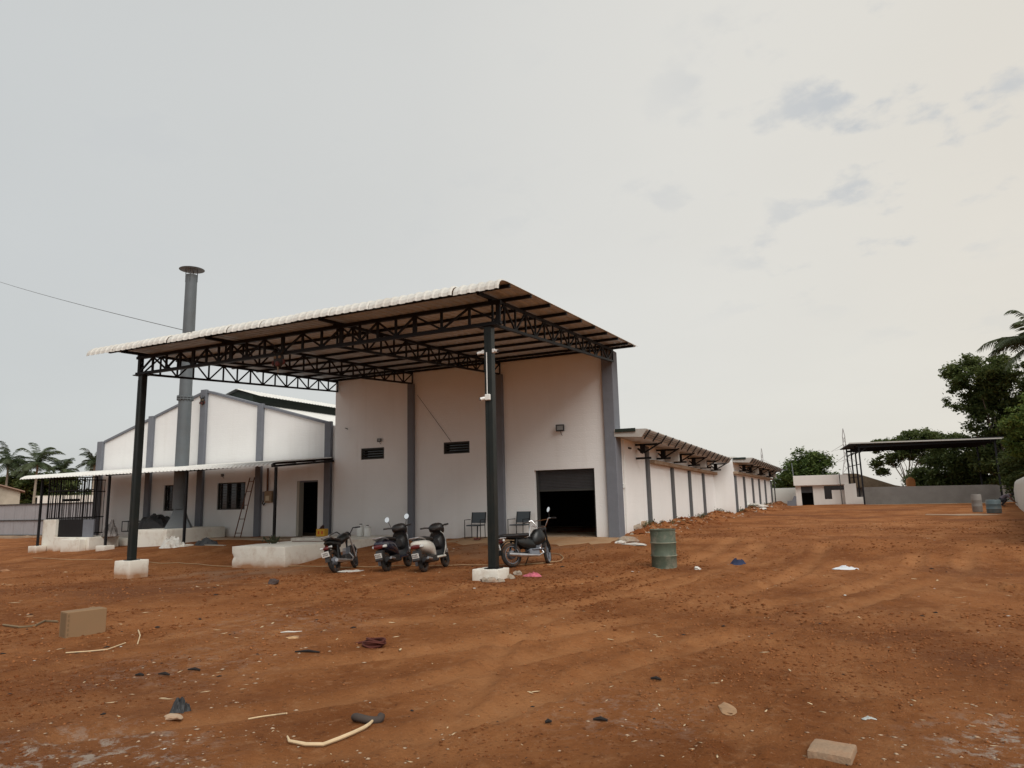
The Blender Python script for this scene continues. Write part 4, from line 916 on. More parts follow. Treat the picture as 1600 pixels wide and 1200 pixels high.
def motorcycle(label, rear, front, tank, lean, steer, mirrors, moped):
    a = Vector(rear); b = Vector(front); d = (b-a); h = math.atan2(d.y, d.x); wb = 1.22; mid = a+d.normalized()*wb/2
    z0 = max(hz(a.x, a.y), hz(mid.x, mid.y))-.005
    o = T('motorcycle', label, 'motorcycle', (mid.x, mid.y, z0), h, 'motorcycles parked under the canopy', lean, world=False)
    R_ = .29; rim = GREYP if moped else BLKPL
    wheel(o, -wb/2, R_, R_, .10, rim, 18 if moped else 6)
    MB().lathe([(0, -.07), (.10, -.06), (.10, .06), (0, .07)], (-wb/2, 0, R_), 18, 'y').build('brake_drum', GREYP, o, True)
    f = MB(); f.tube([(.40, 0, .80), (.30, 0, .62), (.16, 0, .36), (.0, 0, .30), (-.2, 0, .32)], .022, 8).tube([(.40, 0, .80), (.1, 0, .70), (-.2, 0, .66), (-.62, 0, .68)], .022, 8).tube([(-.2, 0, .66), (-.16, 0, .32)], .02, 8)
    for s_ in (-1, 1): f.tube([(-.16, s_*.1, .33), (-wb/2, s_*.1, R_)], .018, 6).tube([(-.2, s_*.09, .66), (-.70, s_*.1, .70)], .014, 6)
    f.build('frame', STEEL, o, True)
    for s_ in (-1, 1): MB().tube([(-wb/2+.03, s_*.12, R_+.03), (-.48, s_*.12, .65)], .028, 8).build('shock_absorber', STEEL, o, True)
    if moped:
        MB().loft([(.00, 0, .56, .03, .05), (.05, 0, .60, .10, .16), (.18, 0, .66, .135, .22), (.32, 0, .69, .125, .20), (.44, 0, .68, .06, .11)], 16).build('fuel_tank', tank, o, True)
        MB().box(-.90, -.08, -.15, .15, .70, .785, .03).build('seat', BLKPL, o); MB().box(-.06, .30, -.16, .16, .36, .39, .015).build('foot_platform', GREYP, o); MB().loft([(-.42, 0, .60, .10, .07), (-.25, 0, .56, .12, .14), (-.05, 0, .52, .12, .15), (.1, 0, .48, .08, .1)], 14).build('side_panel', TANKB, o, True)
        MB().tube([(-.80, -.14, .69), (-.95, -.12, .69), (-.95, .12, .69), (-.80, .14, .69)], .012, 6).build('carrier', SILVER, o)
        MB().tube([(-.1, -.14, .70), (-.06, -.16, .92), (.02, -.16, .95), (.10, -.17, .90)], .012, 6).build('grab_bar', SILVER, o)
    else:
        MB().loft([(-.12, 0, .74, .05, .03), (-.06, 0, .78, .10, .08), (.10, 0, .82, .135, .11), (.26, 0, .84, .13, .11), (.38, 0, .83, .06, .06)], 16).build('fuel_tank', tank, o, True)
        MB().loft([(-.80, 0, .84, .07, .025), (-.72, 0, .835, .11, .04), (-.45, 0, .80, .125, .045), (-.2, 0, .775, .11, .05), (-.08, 0, .78, .07, .03)], 14).build('seat', BLKPL, o, True)
        MB().loft([(-.86, 0, .76, .04, .02), (-.76, 0, .75, .10, .05), (-.5, 0, .70, .12, .07), (-.25, 0, .66, .11, .08)], 14).build('tail_fairing', tank, o, True)
        MB().tube([(-.6, .13, .82), (-.82, .11, .90), (-.88, 0, .90), (-.82, -.11, .90), (-.6, -.13, .82)], .013, 6).build('grab_rail', SILVER, o)
        MB().tube([(.20, -.22, .30), (.30, -.25, .45), (.24, -.22, .60)], .012, 6).build('crash_guard', CHROME, o); MB().tube([(.20, .22, .30), (.30, .25, .45), (.24, .22, .60)], .012, 6).build('crash_guard', CHROME, o)
    en = MB().box(-.12, .18, -.12, .12, .22, .40, .03).build('engine', GREYP if moped else BLKPL, o)
    cyl = MB()
    for k in range(6): cyl.box(.10+.01*k, .26+.01*k, -.07, .07, .40+k*.028, .416+k*.028)
    cyl.build('cylinder_fins', GREYP, en)
    MB().tube([(.22, -.06, .42), (.28, -.12, .28), (.10, -.15, .22), (-.2, -.15, .24), (-.35, -.16, .25), (-.80, -.17, .30)], [.02, .02, .022, .04, .05, .045], 10).build('exhaust', SILVER, o, True)
    rf = MB()
    n = 12; vs = []; fs = []
    for k in range(n+1):
        t = R(20+160*k/n); r_ = R_+.045
        for yy in (-.06, 0, .06): vs.append((-wb/2+r_*math.cos(t)*(1 if k < n else 1.0), yy, R_+(r_+(.012 if yy == 0 else 0))*math.sin(t)))
    for k in range(n):
        for j in (0, 1): q_ = k*3+j; fs.append((q_, q_+1, q_+4, q_+3))
    rf.add(vs, fs).build('rear_mudguard', BLKPL if not moped else STEEL, o, True)
    MB().loft([(-.93, 0, .62, .03, .02), (-.91, 0, .62, .07, .04), (-.84, 0, .63, .07, .05)], 12).build('tail_lamp', REDL, o, True)
    MB().bar((-.84, 0, .60), (-.97, 0, .46), .14, .01).build('plate_bracket', BLKPL, o); plate_(o, -.98, .48, .19, .13)
    for s_ in (-1, 1): MB().tube([(-.86, s_*.04, .64), (-.88, s_*.15, .64)], [.012, .028], 8).build('turn_signal', LAMPG, o)
    # steering assembly turned about the head
    ca, sa = math.cos(steer), math.sin(steer); HX = .42
    def tw(mb):
        mb.v = [((x-HX)*ca-y*sa+HX, (x-HX)*sa+y*ca, z) for x, y, z in mb.v]; return mb
    fk = MB()
    for s_ in (-1, 1): fk.tube([(.40, s_*.07, .84), (.52, s_*.07, .55), (.61, s_*.07, R_)], [.022, .024, .02], 8)
    fo = tw(fk).build('fork', SILVER if not moped else STEEL, o, True)
    pr = []
    for k in range(13):
        t = math.pi*(k/12-.5)*2; pr.append((R_-.04+.04*math.cos(t), .04*math.sin(t)))
    ty = tw(MB().lathe(pr, (.61, 0, R_), 30, 'y', False)).build('tyre', RUBBER, o, True)
    tw(MB().lathe([(R_-.08, -.03), (R_-.05, -.035), (R_-.05, .035), (R_-.08, .03), (R_-.08, -.03)], (.61, 0, R_), 28, 'y', False)).build('rim', rim, ty, True)
    for k in range(9): t = 2*math.pi*k/9; tw(MB().bar((.61, 0, R_), (.61+(R_-.07)*math.cos(t), 0, R_+(R_-.07)*math.sin(t)), .02, .02)).build('spoke', rim, ty)
    mg = MB(); vs = []; fs = []
    for k in range(9):
        t = R(15+140*k/8); r_ = R_+.03
        for yy in (-.05, 0, .05): vs.append((.61+r_*math.cos(t), yy, R_+(r_+(.012 if yy == 0 else 0))*math.sin(t)))
    for k in range(8):
        for j in (0, 1): q_ = k*3+j; fs.append((q_, q_+1, q_+4, q_+3))
    tw(mg.add(vs, fs)).build('front_mudguard', BLKPL, o, True)
    hb = MB(); hh = .19 if moped else .10
    hb.tube([(.30, .36, .90+hh), (.36, .22, .92+hh), (.40, .10, .86+hh*.3), (.40, -.10, .86+hh*.3), (.36, -.22, .92+hh), (.30, -.36, .90+hh)], .014, 8)
    if moped: hb.tube([(.37, .2, .9+hh), (.37, -.2, .9+hh)], .01, 6)
    ho = tw(hb).build('handlebar', CHROME if moped else STEEL, o, True)
    for s_ in (-1, 1):
        tw(MB().tube([(.33, s_*.29, .91+hh), (.27, s_*.43, .885+hh)], .019, 8)).build('grip', BLKPL, ho)
    tw(MB().loft([(.40, 0, .88, .05, .05), (.46, 0, .88, .09, .09), (.53, 0, .87, .085, .085), (.55, 0, .87, .03, .03)], 16, 2).copy_() if False else MB().loft([(.40, 0, .88, .05, .05), (.46, 0, .88, .09, .09), (.53, 0, .87, .085, .085), (.55, 0, .87, .03, .03)], 16, 2)).build('headlamp', BLKPL, ho, True)
    for s_ in mirrors:
        x0, y0 = .35, s_*.24; xr, yr = (x0-HX)*ca-y0*sa+HX, (x0-HX)*sa+y0*ca; mirror_(o, xr, yr, .92+hh, .2, -.02, s_*.05, .058)
    MB().tube([(0, .12, .28), (-.05, .30, .02)], .013, 6).build('side_stand', STEEL, o)
    return o
TANKB = mat('black_tank_paint', (.008, .009, .009), .35, spec=.35, coat=.1, dirt=(.10, .06, .04), dirt_scale=5, dirt_amt=.15, var=.1)
motorcycle('dusty dark motorcycle parked by the loading ramp, left of both scooters', (-11.52, 14.08), (-11.82, 15.27), TANKB, R(-14), R(8), (), False)
motorcycle('black moped with chrome handlebars and flat seat behind the front right canopy post', (-7.46, 15.66), (-6.90, 16.62), TANKB, R(-11), R(40), (-1,), True)
# ================================================================== chairs by the entrance wall
def chair(label, x, y, rz):
    o = T('arm_chair', label, 'chair', (x, y, .35), rz, 'steel chairs by the entrance wall', world=False)
    cs = mat('chair_slate', (.075, .09, .10), .6, var=.1)
    for sx in (-1, 1):
        MB().tube([(sx*.29, -.25, .02), (sx*.29, -.25, .62), (sx*.29, .22, .62)], .014, 7).build('arm_leg', STEEL, o); MB().tube([(sx*.25, .24, 0), (sx*.25, .22, .42), (sx*.25, .30, .86)], .014, 7).build('back_leg', STEEL, o)
        MB().tube([(sx*.29, -.27, .015), (sx*.29, .26, .015)], .014, 6).build('skid', STEEL, o)
    MB().box(-.25, .25, -.24, .24, .41, .45, .012).build('seat', cs, o)
    bk = MB(); bk.add([(-.27, .235, .50), (.27, .235, .50), (.27, .30, .86), (-.27, .30, .86), (-.27, .265, .495), (.27, .265, .495), (.27, .33, .855), (-.27, .33, .855)], [(0, 1, 2, 3), (7, 6, 5, 4), (0, 4, 5, 1), (1, 5, 6, 2), (2, 6, 7, 3), (3, 7, 4, 0)]); bk.fix = True; bk.build('backrest', cs, o)
chair('slate grey steel armchair left of the front right canopy post', -11.55, 21.35, R(4)); chair('slate grey steel armchair beside the roller shutter opening', -10.0, 21.55, R(-6))
fo_ = T('floor_pump', 'small red foot pump on the ground before the left armchair', 'pump', (-11.25, 20.9, .33), world=False)
MB().tube([(0, 0, .05), (.02, 0, .45)], .02, 6).build('barrel', STEEL, fo_); MB().box(-.12, .12, -.04, .04, 0, .05, .01).build('base', REDL, fo_); MB().tube([(-.1, 0, .45), (.14, 0, .45)], .012, 6).build('handle', STEEL, fo_)
# ================================================================== oil drum
od = T('oil_drum', 'dented green oil drum with two ribs standing alone in the yard', 'drum', gp2(1034, 889)+Vector((0, .28, -.01)), .4, world=False)
DRUM = mat('drum_green', (.085, .105, .075), .6, var=.25, vscale=5, dirt=(.24, .21, .16), dirt_scale=3.0, dirt_amt=.95)
dm_ = MB(); pf = [(.285, 0), (.297, .005), (.297, .02), (.285, .03)]
for zc in (.29, .58): pf += [(.286, zc-.03), (.298, zc-.01), (.300, zc), (.298, zc+.01), (.286, zc+.03)]
pf += [(.286, .85), (.300, .862), (.300, .88), (.285, .88), (.280, .86), (.279, .05), (0, .05)]
dm_.lathe(pf, (0, 0, 0), 48)
from mathutils import noise as mnz
dm_.v = [(x*(1+.03*mnz.noise(Vector((x*4, y*4, z*3)))), y*(1+.03*mnz.noise(Vector((x*4, y*4, z*3+9)))), z) for x, y, z in dm_.v]
dm_.build('shell', DRUM, od, True)
for zc in (.29, .58): MB().lathe([(.299, zc-.008), (.304, zc), (.299, zc+.008)], (0, 0, 0), 48, 'z', False).build('worn_rib', mat('worn_rib', (.30, .30, .22), .6, var=.2), od, True)
# ================================================================== far right: gatehouse, boundary walls, shelter
gt = T('gate_house', 'small white gatehouse with dark door and stepped low wall across the yard', 'building', (-1.6, 60, .5))
YH = 59.5; GWH = plaster('gatehouse_plaster', (.74, .70, .65), .5)
m_ = MB(); wall_holes(m_, -3.67, .18, .2, 2.06, YH, YH+.2, [(-3.27, -2.42, .2, 2.0), (-1.62, -1.10, .98, 2.0), (-1.10, -.22, 1.66, 2.0)]); m_.build('wall', GWH, gt)
MB().box(-3.75, .14, YH-.35, YH+3.5, 2.062, 2.82, .01).build('roof_slab', GWH, gt)
MB().box(-3.67, .18, YH+3.2, YH+3.4, .2, 2.06).build('rear_wall', GWH, gt); MB().box(-3.67, -3.47, YH+.201, YH+3.2, .2, 2.06).build('side_wall', GWH, gt); MB().box(-.02, .18, YH+.201, YH+3.2, .2, 2.06).build('side_wall', GWH, gt)
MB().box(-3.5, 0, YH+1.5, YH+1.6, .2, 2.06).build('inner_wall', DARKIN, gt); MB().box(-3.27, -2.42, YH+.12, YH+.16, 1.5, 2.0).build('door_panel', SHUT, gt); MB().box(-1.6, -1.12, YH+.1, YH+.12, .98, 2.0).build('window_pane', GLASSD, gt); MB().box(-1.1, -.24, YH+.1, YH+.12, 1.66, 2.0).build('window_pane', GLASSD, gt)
MB().prism([(-.20, .2), (.62, .2), (.62, 2.13), (-.20, 2.05)], 'y', YH-.4, YH-.2).build('low_wall', GWH, gt); MB().box(.622, 1.02, YH-.4, YH-.2, .2, 1.1).build('low_wall', GWH, gt)
MB().tube([(-.43, YH-.6, .3), (-.45, YH-.6, 2.85)], .035, 6).build('pole', FRAME, gt); MB().tube([(-3.75, YH+.3, 2.8), (-3.8, YH+.3, 3.85)], .03, 6).build('roof_pipe', GREYP, gt)
solo(MB().prism([(-.35, 0), (.3, 0), (.35, .75), (.2, .8), (.05, .45), (-.3, .4)], 'y', -.15, .15), 'dustbin', GREYP, 'dark grey tilted bin by the gatehouse wall', 'bin', (-3.95, 58.6, .5))
bw = T('boundary_wall', 'low white boundary wall between the wing and the gatehouse', 'wall', (-4.5, 64, .5)); MB().box(-9, -3.4, 64, 64.2, .1, 1.92, .01).build('wall_panel', plaster('bw_plaster', (.62, .62, .58), .5), bw)
gw = T('cement_wall', 'long grey cement wall under the black-roofed shelter', 'wall', (5, 57.5, .5))
MB().prism([(1.10, .1), (9.45, .1), (9.50, .5), (9.42, 1.45), (9.30, 1.74), (8.9, 1.77), (1.10, 1.81)], 'y', 57.6, 57.8).build('wall_panel', GWALL, gw); MB().box(1.1, 9.6, 57.2, 57.598, .1, .56, .02).build('kerb', BARE, gw)
MB().prism([(9.42, .3), (9.62, .3), (9.56, .9), (9.48, 1.1)], 'y', 57.5, 57.598).build('broken_end', CONC, gw)
rw2 = T('grey_wall', 'short grey wall seen through the gap beside the cement wall', 'wall', (10.5, 61, .5)); MB().box(9.3, 12.5, 61, 61.2, .1, 1.70).build('wall_panel', GWALL, rw2)
sw = T('side_wall', 'pale plastered boundary wall at the right edge of the yard', 'wall', (8.5, 45, .4))
a, b = Vector((9.25, 52.5)), Vector((4.38, 20.0)); d = (b-a).normalized(); nrm = Vector((-d.y, d.x))
if nrm.x < 0: nrm = -nrm
poly = [(a.x, a.y), (b.x, b.y), (b.x+nrm.x*.25, b.y+nrm.y*.25), (a.x+nrm.x*.25, a.y+nrm.y*.25)]
w_ = MB(); n_ = 26
prof = [(0, .1, 0), (0, 1.62, 0), (.04, 1.86, 0), (.125, 1.95, 0), (.21, 1.86, 0), (.25, 1.62, 0), (.25, .1, 0)]
vs = []; fs = []
for i in range(n_+1):
    t = i/n_; c = a+(b-a)*t; up = .29*t+(-.25*(1-min(1, i/1.5)) if i < 2 else 0)
    for (o_, z, _) in prof: vs.append((c.x+nrm.x*o_, c.y+nrm.y*o_, z+(up if z > 1 else 0)))
k_ = len(prof)
for i in range(n_):
    for j in range(k_-1): q_ = i*k_+j; fs.append((q_, q_+1, q_+k_+1, q_+k_))
fs.append(tuple(range(k_))); fs.append(tuple(n_*k_+j for j in range(k_))); w_.add(vs, fs); w_.fix = True; w_.build('wall_panel', plaster('side_plaster', (.60, .58, .53), .8), sw, True)
# heap of soil along that wall
sl = T('yard_shelter', 'black flat-roofed open shelter on slim black posts at the back of the yard', 'shelter', (5, 60, .5))
SHR = mat('shelter_black', (.012, .012, .014), .7, spec=.2)
MB().prism([(.40, 57.0), (9.9, 57.0), (9.7, 64.5), (-.25, 64.0)], 'z', 4.92, 4.99).build('roof_sheet', SHR, sl)
MB().bar((.40, 56.98, 5.02), (9.9, 56.98, 4.86), .05, .09).build('front_trim', EAVE, sl)
for (x, y) in ((1.05, 57.25), (.82, 59.3), (.55, 61.4), (.25, 63.6), (9.4, 57.25), (9.3, 63.8)):
    MB().bar((x, y, .3), (x-.02, y, 4.9), .11, .11, (0, 1, 0)).build('post', SHR, sl)
for y in (57.25, 59.3, 61.4, 63.6): MB().bar((1.05-(y-57.25)*.126, y, 4.75), (9.5, y, 4.75), .09, .16).build('beam', SHR, sl)
for z in (2.6, 3.5, 4.4): MB().bar((1.05, 57.25, z), (.25, 63.6, z), .05).build('side_rail', SHR, sl)
for i in range(4):
    x = .6; MB().bar((1.05-i*.26, 57.3+i*2.1, 4.3), (1.05-i*.26+.6, 57.3+i*2.1, 4.75), .05).build('brace', SHR, sl)
wt = T('water_tank', 'orange plastic water tank showing above the cement wall', 'tank', (4.62, 64.5, .5)); TK = mat('tank_orange', (.60, .26, .09), .55, var=.1)
MB().lathe([(.33, 1.2), (.34, 1.25), (.33, 1.5), (.345, 1.55), (.33, 1.6), (.33, 1.85), (.345, 1.9), (.33, 1.95), (.33, 2.25), (.25, 2.42), (.12, 2.46)], (4.62, 64.5, 0), 24).build('tank_body', TK, wt, True); MB().lathe([(.13, 2.46), (.13, 2.52), (0, 2.54)], (4.62, 64.5, 0), 16).build('lid', TK, wt); MB().box(4.2, 5.05, 64.1, 64.9, .4, 1.198).build('stand', GWALL, wt)
th = T('thatched_shed', 'low brown thatched shed roof behind the cement wall', 'shed', (2.4, 68, .5)); MB().prism([(-.4, 1.9), (5.2, 1.6), (3.6, 1.95), (.9, 3.0), (-.2, 3.05)], 'y', 67, 70).build('thatch_roof', mat('thatch', (.16, .12, .08), .95, var=.3, vscale=3, bump=.6, bscale=8), th); MB().box(-.2, 5, 67.3, 69.7, .4, 1.85).build('wall', GWALL, th)
bh = T('brick_house', 'red-roofed pinkish house half hidden by trees behind the cement wall', 'house', (9, 77, .5)); MB().box(6.5, 11.5, 75, 79, .4, 2.2).build('wall', mat('pink_wall', (.42, .30, .25), .9, var=.15), bh); MB().prism([(6.2, 2.2), (11.8, 2.2), (9, 3.0)], 'y', 74.7, 79.3).build('roof', mat('tile_red', (.22, .07, .045), .85, var=.2, vscale=4), bh)
# drums and puddle-pale slab at the right edge
cs_ = MB(); cs_.prism([(3.2, 38.6), (4.4, 37.4), (6.1, 37.6), (6.75, 38.5), (6.4, 40.6), (3.6, 40.8)], 'z', .2, .42); o = cs_.build('cement_slab', BARE, None); o['kind'] = 'structure'; 
def drum(label, x, y, m, r, h):
    o = T('plastic_drum', label, 'drum', (x, y, hz(x, y)), world=False)
    MB().lathe([(r*.92, 0), (r, .05), (r, h*.3), (r*1.04, h*.33), (r, h*.36), (r, h*.64), (r*1.04, h*.67), (r, h*.7), (r, h*.93), (r*.9, h), (r*.88, h*.98), (0, h*.97)], (0, 0, 0), 24).build('body', m, o, True); MB().lathe([(r*.2, h*.97), (r*.2, h*1.02), (0, h*1.02)], (r*.4, 0, 0), 10).build('bung', BLKPL, o)
drum('blue-grey plastic drum at the right edge of the cement slab', 6.05, 39.2, mat('drum_blue', (.10, .135, .145), .5, var=.15, dirt=(.3, .2, .13), dirt_amt=.4), .30, .62)
drum('pale translucent drum just left of the blue-grey drum', 5.6, 40.6, mat('drum_pale', (.21, .19, .17), .5, var=.15), .22, .85)
# crouching person by the side wall
def person():
    J = {'pel': (0, 0, .36), 'spi': (.20, 0, .56), 'che': (.40, 0, .66), 'nek': (.52, 0, .68), 'hed': (.62, 0, .66),
         'sl': (.40, .17, .63), 'el': (.55, .22, .42), 'hl': (.70, .12, .25), 'sr': (.40, -.17, .63), 'er': (.55, -.22, .42), 'hr': (.72, -.10, .25),
         'kl': (.34, .16, .42), 'al': (.05, .15, .10), 'tl': (.22, .16, .04), 'kr': (.34, -.16, .42), 'ar': (.05, -.15, .10), 'tr': (.22, -.16, .04), 'hil': (0, .10, .34), 'hir': (0, -.10, .34)}
    E_ = [('pel', 'spi'), ('spi', 'che'), ('che', 'nek'), ('nek', 'hed'), ('che', 'sl'), ('sl', 'el'), ('el', 'hl'), ('che', 'sr'), ('sr', 'er'), ('er', 'hr'), ('pel', 'hil'), ('hil', 'kl'), ('kl', 'al'), ('al', 'tl'), ('pel', 'hir'), ('hir', 'kr'), ('kr', 'ar'), ('ar', 'tr')]
    RAD = {'pel': .14, 'spi': .14, 'che': .15, 'nek': .06, 'hed': .09, 'sl': .065, 'el': .048, 'hl': .035, 'sr': .065, 'er': .048, 'hr': .035, 'kl': .07, 'al': .045, 'tl': .035, 'kr': .07, 'ar': .045, 'tr': .035, 'hil': .10, 'hir': .10}
    ks = list(J); me = bpy.data.meshes.new('person_skeleton'); me.from_pydata([J[k] for k in ks], [(ks.index(a), ks.index(b)) for a, b in E_], [])
    o = bpy.data.objects.new('person_skeleton', me); COL.objects.link(o); o.modifiers.new('skin', 'SKIN'); o.modifiers.new('sub', 'SUBSURF').levels = 2
    sv = me.skin_vertices[0].data
    for i, k in enumerate(ks): sv[i].radius = (RAD[k], RAD[k]); sv[i].use_root = (k == 'pel')
    dg = bpy.context.evaluated_depsgraph_get(); dg.update(); ev = o.evaluated_get(dg); nm = bpy.data.meshes.new_from_object(ev); bpy.data.objects.remove(o)
    nm.name = 'body'; sk = mat('skin', (.16, .085, .055), .6); shirt = mat('shirt_mauve', (.13, .11, .13), .9, var=.15); tro = mat('trousers_dark', (.025, .025, .03), .9)
    nm.materials.clear(); [nm.materials.append(m) for m in (shirt, tro, sk)]
    for p in nm.polygons:
        c = p.center; near = min(ks, key=lambda k: (Vector(J[k])-c).length)
        p.material_index = 2 if near in ('nek', 'hed', 'hl', 'hr', 'tl', 'tr', 'el', 'er') else (1 if near in ('pel', 'hil', 'hir', 'kl', 'kr', 'al', 'ar') else 0); p.use_smooth = True
    x, y = 7.95, 49.2
    r = T('person', 'person in mauve shirt and dark trousers crouching by the pale side wall', 'person', (x, y, hz(x, y)), R(-15), world=False)
    bo = bpy.data.objects.new('body', nm); COL.objects.link(bo); bo.parent = r
    MB().loft([(.53, 0, .70, .03, .03), (.57, 0, .72, .085, .075), (.64, 0, .715, .092, .08), (.70, 0, .69, .06, .06)], 12, 2).build('hair', DARKB, r, True)
    for s_ in (-1, 1):
        for k in range(4): MB().tube([(.71+.008*k, s_*(.08+.018*k), .24), (.77+.012*(k % 2), s_*(.07+.018*k), .215), (.79, s_*(.06+.018*k), .18)], .009, 5).build('finger', sk, bo)
        MB().tube([(.70, s_*.07, .25), (.74, s_*.045, .22)], .01, 5).build('thumb', sk, bo)
person()
# ================================================================== foliage
def leaf_mesh(name, C, size, seed, m, parent, flat=0., asp=.45):
    """C (n,3) leaf centres; each leaf is a folded diamond"""
    r = np.random.default_rng(seed); n = len(C); nr = r.normal(size=(n, 3)); nr[:, 2] = np.abs(nr[:, 2])+flat; nr /= np.linalg.norm(nr, axis=1)[:, None]
    t = np.cross(nr, r.normal(size=(n, 3))); t /= np.linalg.norm(t, axis=1)[:, None]; b = np.cross(nr, t); s = size*r.uniform(.6, 1.35, n)[:, None]
    v = np.stack([C-t*s, C+b*s*asp+nr*s*.12, C+t*s-nr*s*.15, C-b*s*asp+nr*s*.12], 1).reshape(-1, 3); f = np.arange(4*n, dtype=np.int32)
    me = bpy.data.meshes.new(name); me.vertices.add(4*n); me.vertices.foreach_set('co', v.ravel()); me.loops.add(4*n); me.loops.foreach_set('vertex_index', f)
    me.polygons.add(n); me.polygons.foreach_set('loop_start', np.arange(0, 4*n, 4, dtype=np.int32)); me.polygons.foreach_set('loop_total', np.full(n, 4, dtype=np.int32)); me.update(calc_edges=True)
    at = me.attributes.new('var', 'FLOAT', 'POINT'); at.data.foreach_set('value', np.repeat(np.clip(r.normal(.38, .3, n), 0, 1), 4)); me.materials.append(m)
    o = bpy.data.objects.new(name, me); COL.objects.link(o); o.parent = parent; return o
def tree(name, label, base, blobs, nclump, nleaf, size, m, seed, trunk_r=.16, bark=TRUNK, fork=.35, group=None, spread=.42):
    """blobs: ellipsoids (cx,cy,cz,rx,ry,rz) in world; clumps fill their outer shell unevenly"""
    r = np.random.default_rng(seed); o = T(name, label, 'tree', base, 0, group); B = np.array(base)
    vol = np.array([b[3]*b[4]*b[5] for b in blobs]); pick = r.choice(len(blobs), nclump, p=vol/vol.sum()); cl = []
    for k in pick:
        d = r.normal(size=3); d /= np.linalg.norm(d); rad = r.uniform(.35, 1.0)**.5; b = blobs[k]; cl.append([b[0]+d[0]*b[3]*rad, b[1]+d[1]*b[4]*rad, b[2]+d[2]*b[5]*rad])
    cl = np.array(cl)-B; sg = spread*(vol.mean()**(1/3))*r.uniform(.35, 1.0, nclump); per = r.multinomial(nleaf, sg**2/np.sum(sg**2)); P = []
    for c, s, k in zip(cl, sg, per): P.append(c+r.normal(size=(k, 3))*np.array([s, s, s*.62])*.6)
    leaf_mesh('crown', np.concatenate(P), size, seed, m, o, .6)
    top = np.mean([b[:3] for b in blobs], axis=0)-B; low = min(b[2]-b[5]*.6 for b in blobs)-B[2]; fk = Vector((top[0]*.2, top[1]*.2, max(.6, low*fork+.4)))
    t = MB(); t.tube([(0, 0, -.3), (fk.x*.4, fk.y*.4, fk.z*.5), fk], [trunk_r*1.25, trunk_r, trunk_r*.85], 9)
    for k in r.choice(nclump, min(16, nclump), replace=False):
        c = Vector(cl[k]); mid = fk.lerp(c, .5)+Vector((r.normal()*.15, r.normal()*.15, .25)); t.tube([fk, fk.lerp(mid, .6), mid, c], [trunk_r*.6, trunk_r*.42, trunk_r*.28, trunk_r*.08], 6)
    t.build('trunk', bark, o, True, (0, 0, 0)); return o
def palm(label, base, h, cr_, seed, group, nf=22, m=PALM, droop=1., dirs=None):
    r = random.Random(seed); o = T('coconut_palm', label, 'palm', base, 0, group, world=False)
    bx_, by_ = r.uniform(-.06, .06)*h, r.uniform(-.06, .06)*h
    MB().tube([(bx_*(k/8)**2, by_*(k/8)**2, h*k/8-.3*(k == 0)) for k in range(9)], [.22-.012*k for k in range(9)], 8).build('trunk', TRUNKL, o, True, (0, 0, 0))
    vs = []; fs = []; va = []
    for i in range(nf):
        a = 2*math.pi*(i/nf)*2.618+r.uniform(-.2, .2); el = R(r.uniform(-25, 78)); L_ = cr_*r.uniform(.8, 1.1); p = Vector((bx_, by_, h)); d0 = Vector((math.cos(a)*math.cos(el), math.sin(a)*math.cos(el), math.sin(el))); n = 20; side = Vector((-math.sin(a), math.cos(a), 0)); tone = min(1, max(0, r.gauss(.4, .3)))
        for k in range(n):
            q = p.copy(); d = d0.copy(); d.z -= droop*1.35*(k/n)**1.5; d.normalize(); p = p+d*L_/n; t = (k+.5)/n
            ll = L_*.27*math.sin(math.pi*min(1, .12+.9*t))**.7
            b0 = len(vs); w0 = .022; vs += [q-side*w0, q+side*w0, p+side*w0*.8, p-side*w0*.8]; va += [tone]*4; fs.append((b0, b0+1, b0+2, b0+3))
            for s_ in (-1, 1):
                for j in (0, 1):
                    st_ = q.lerp(p, .25+.5*j); tip = st_+side*s_*ll*.8+d*ll*.55+Vector((0, 0, -ll*r.uniform(.25, .65)*droop)); wv = d*.05*cr_/3
                    b0 = len(vs); mid = st_.lerp(tip, .5)+Vector((0, 0, ll*.08)); vs += [st_-wv*.5, st_+wv*.5, mid+wv*.6, tip, mid-wv*.6]; va += [tone]*5; fs.append((b0, b0+1, b0+2, b0+3, b0+4))
    me = bpy.data.meshes.new('crown'); me.from_pydata([tuple(v) for v in vs], [], fs); at = me.attributes.new('var', 'FLOAT', 'POINT'); at.data.foreach_set('value', va); me.materials.append(m); c = bpy.data.objects.new('crown', me); COL.objects.link(c); c.parent = o
    nb = MB()
    for k in range(7): t = 2*math.pi*k/7; nb.lathe([(0, -.14), (.10, -.08), (.12, 0), (.08, .1), (0, .14)], (bx_+.25*math.cos(t), by_+.25*math.sin(t), h-.2), 8)
    nb.build('coconut_bunch', mat('coconut', (.09, .08, .03), .7), o, True, (0, 0, 0)); return o
GR = 'trees beyond the back wall'
tree('round_tree', 'dense round green tree behind the gatehouse', (-3.6, 78, .5), [(-3.6, 78, 3.0, 3.0, 2.6, 2.2), (-3.3, 78, 4.4, 2.0, 2, 1.6), (-5.2, 78, 2.2, 1.6, 2, 1.5), (-1.9, 78, 2.4, 1.4, 2, 1.5)], 220, 26000, .145, LEAF2, 1, .2, TRUNK, .2, GR, .34)
tree('far_bush', 'small dark bush just right of the end of the long wing', (-7.0, 84, .5), [(-7.6, 84, 1.6, 1.2, 1, 1.1), (-6.5, 84, 1.2, .9, 1, .8)], 30, 1800, .16, LEAF1, 2, .08, TRUNK, .2, GR)
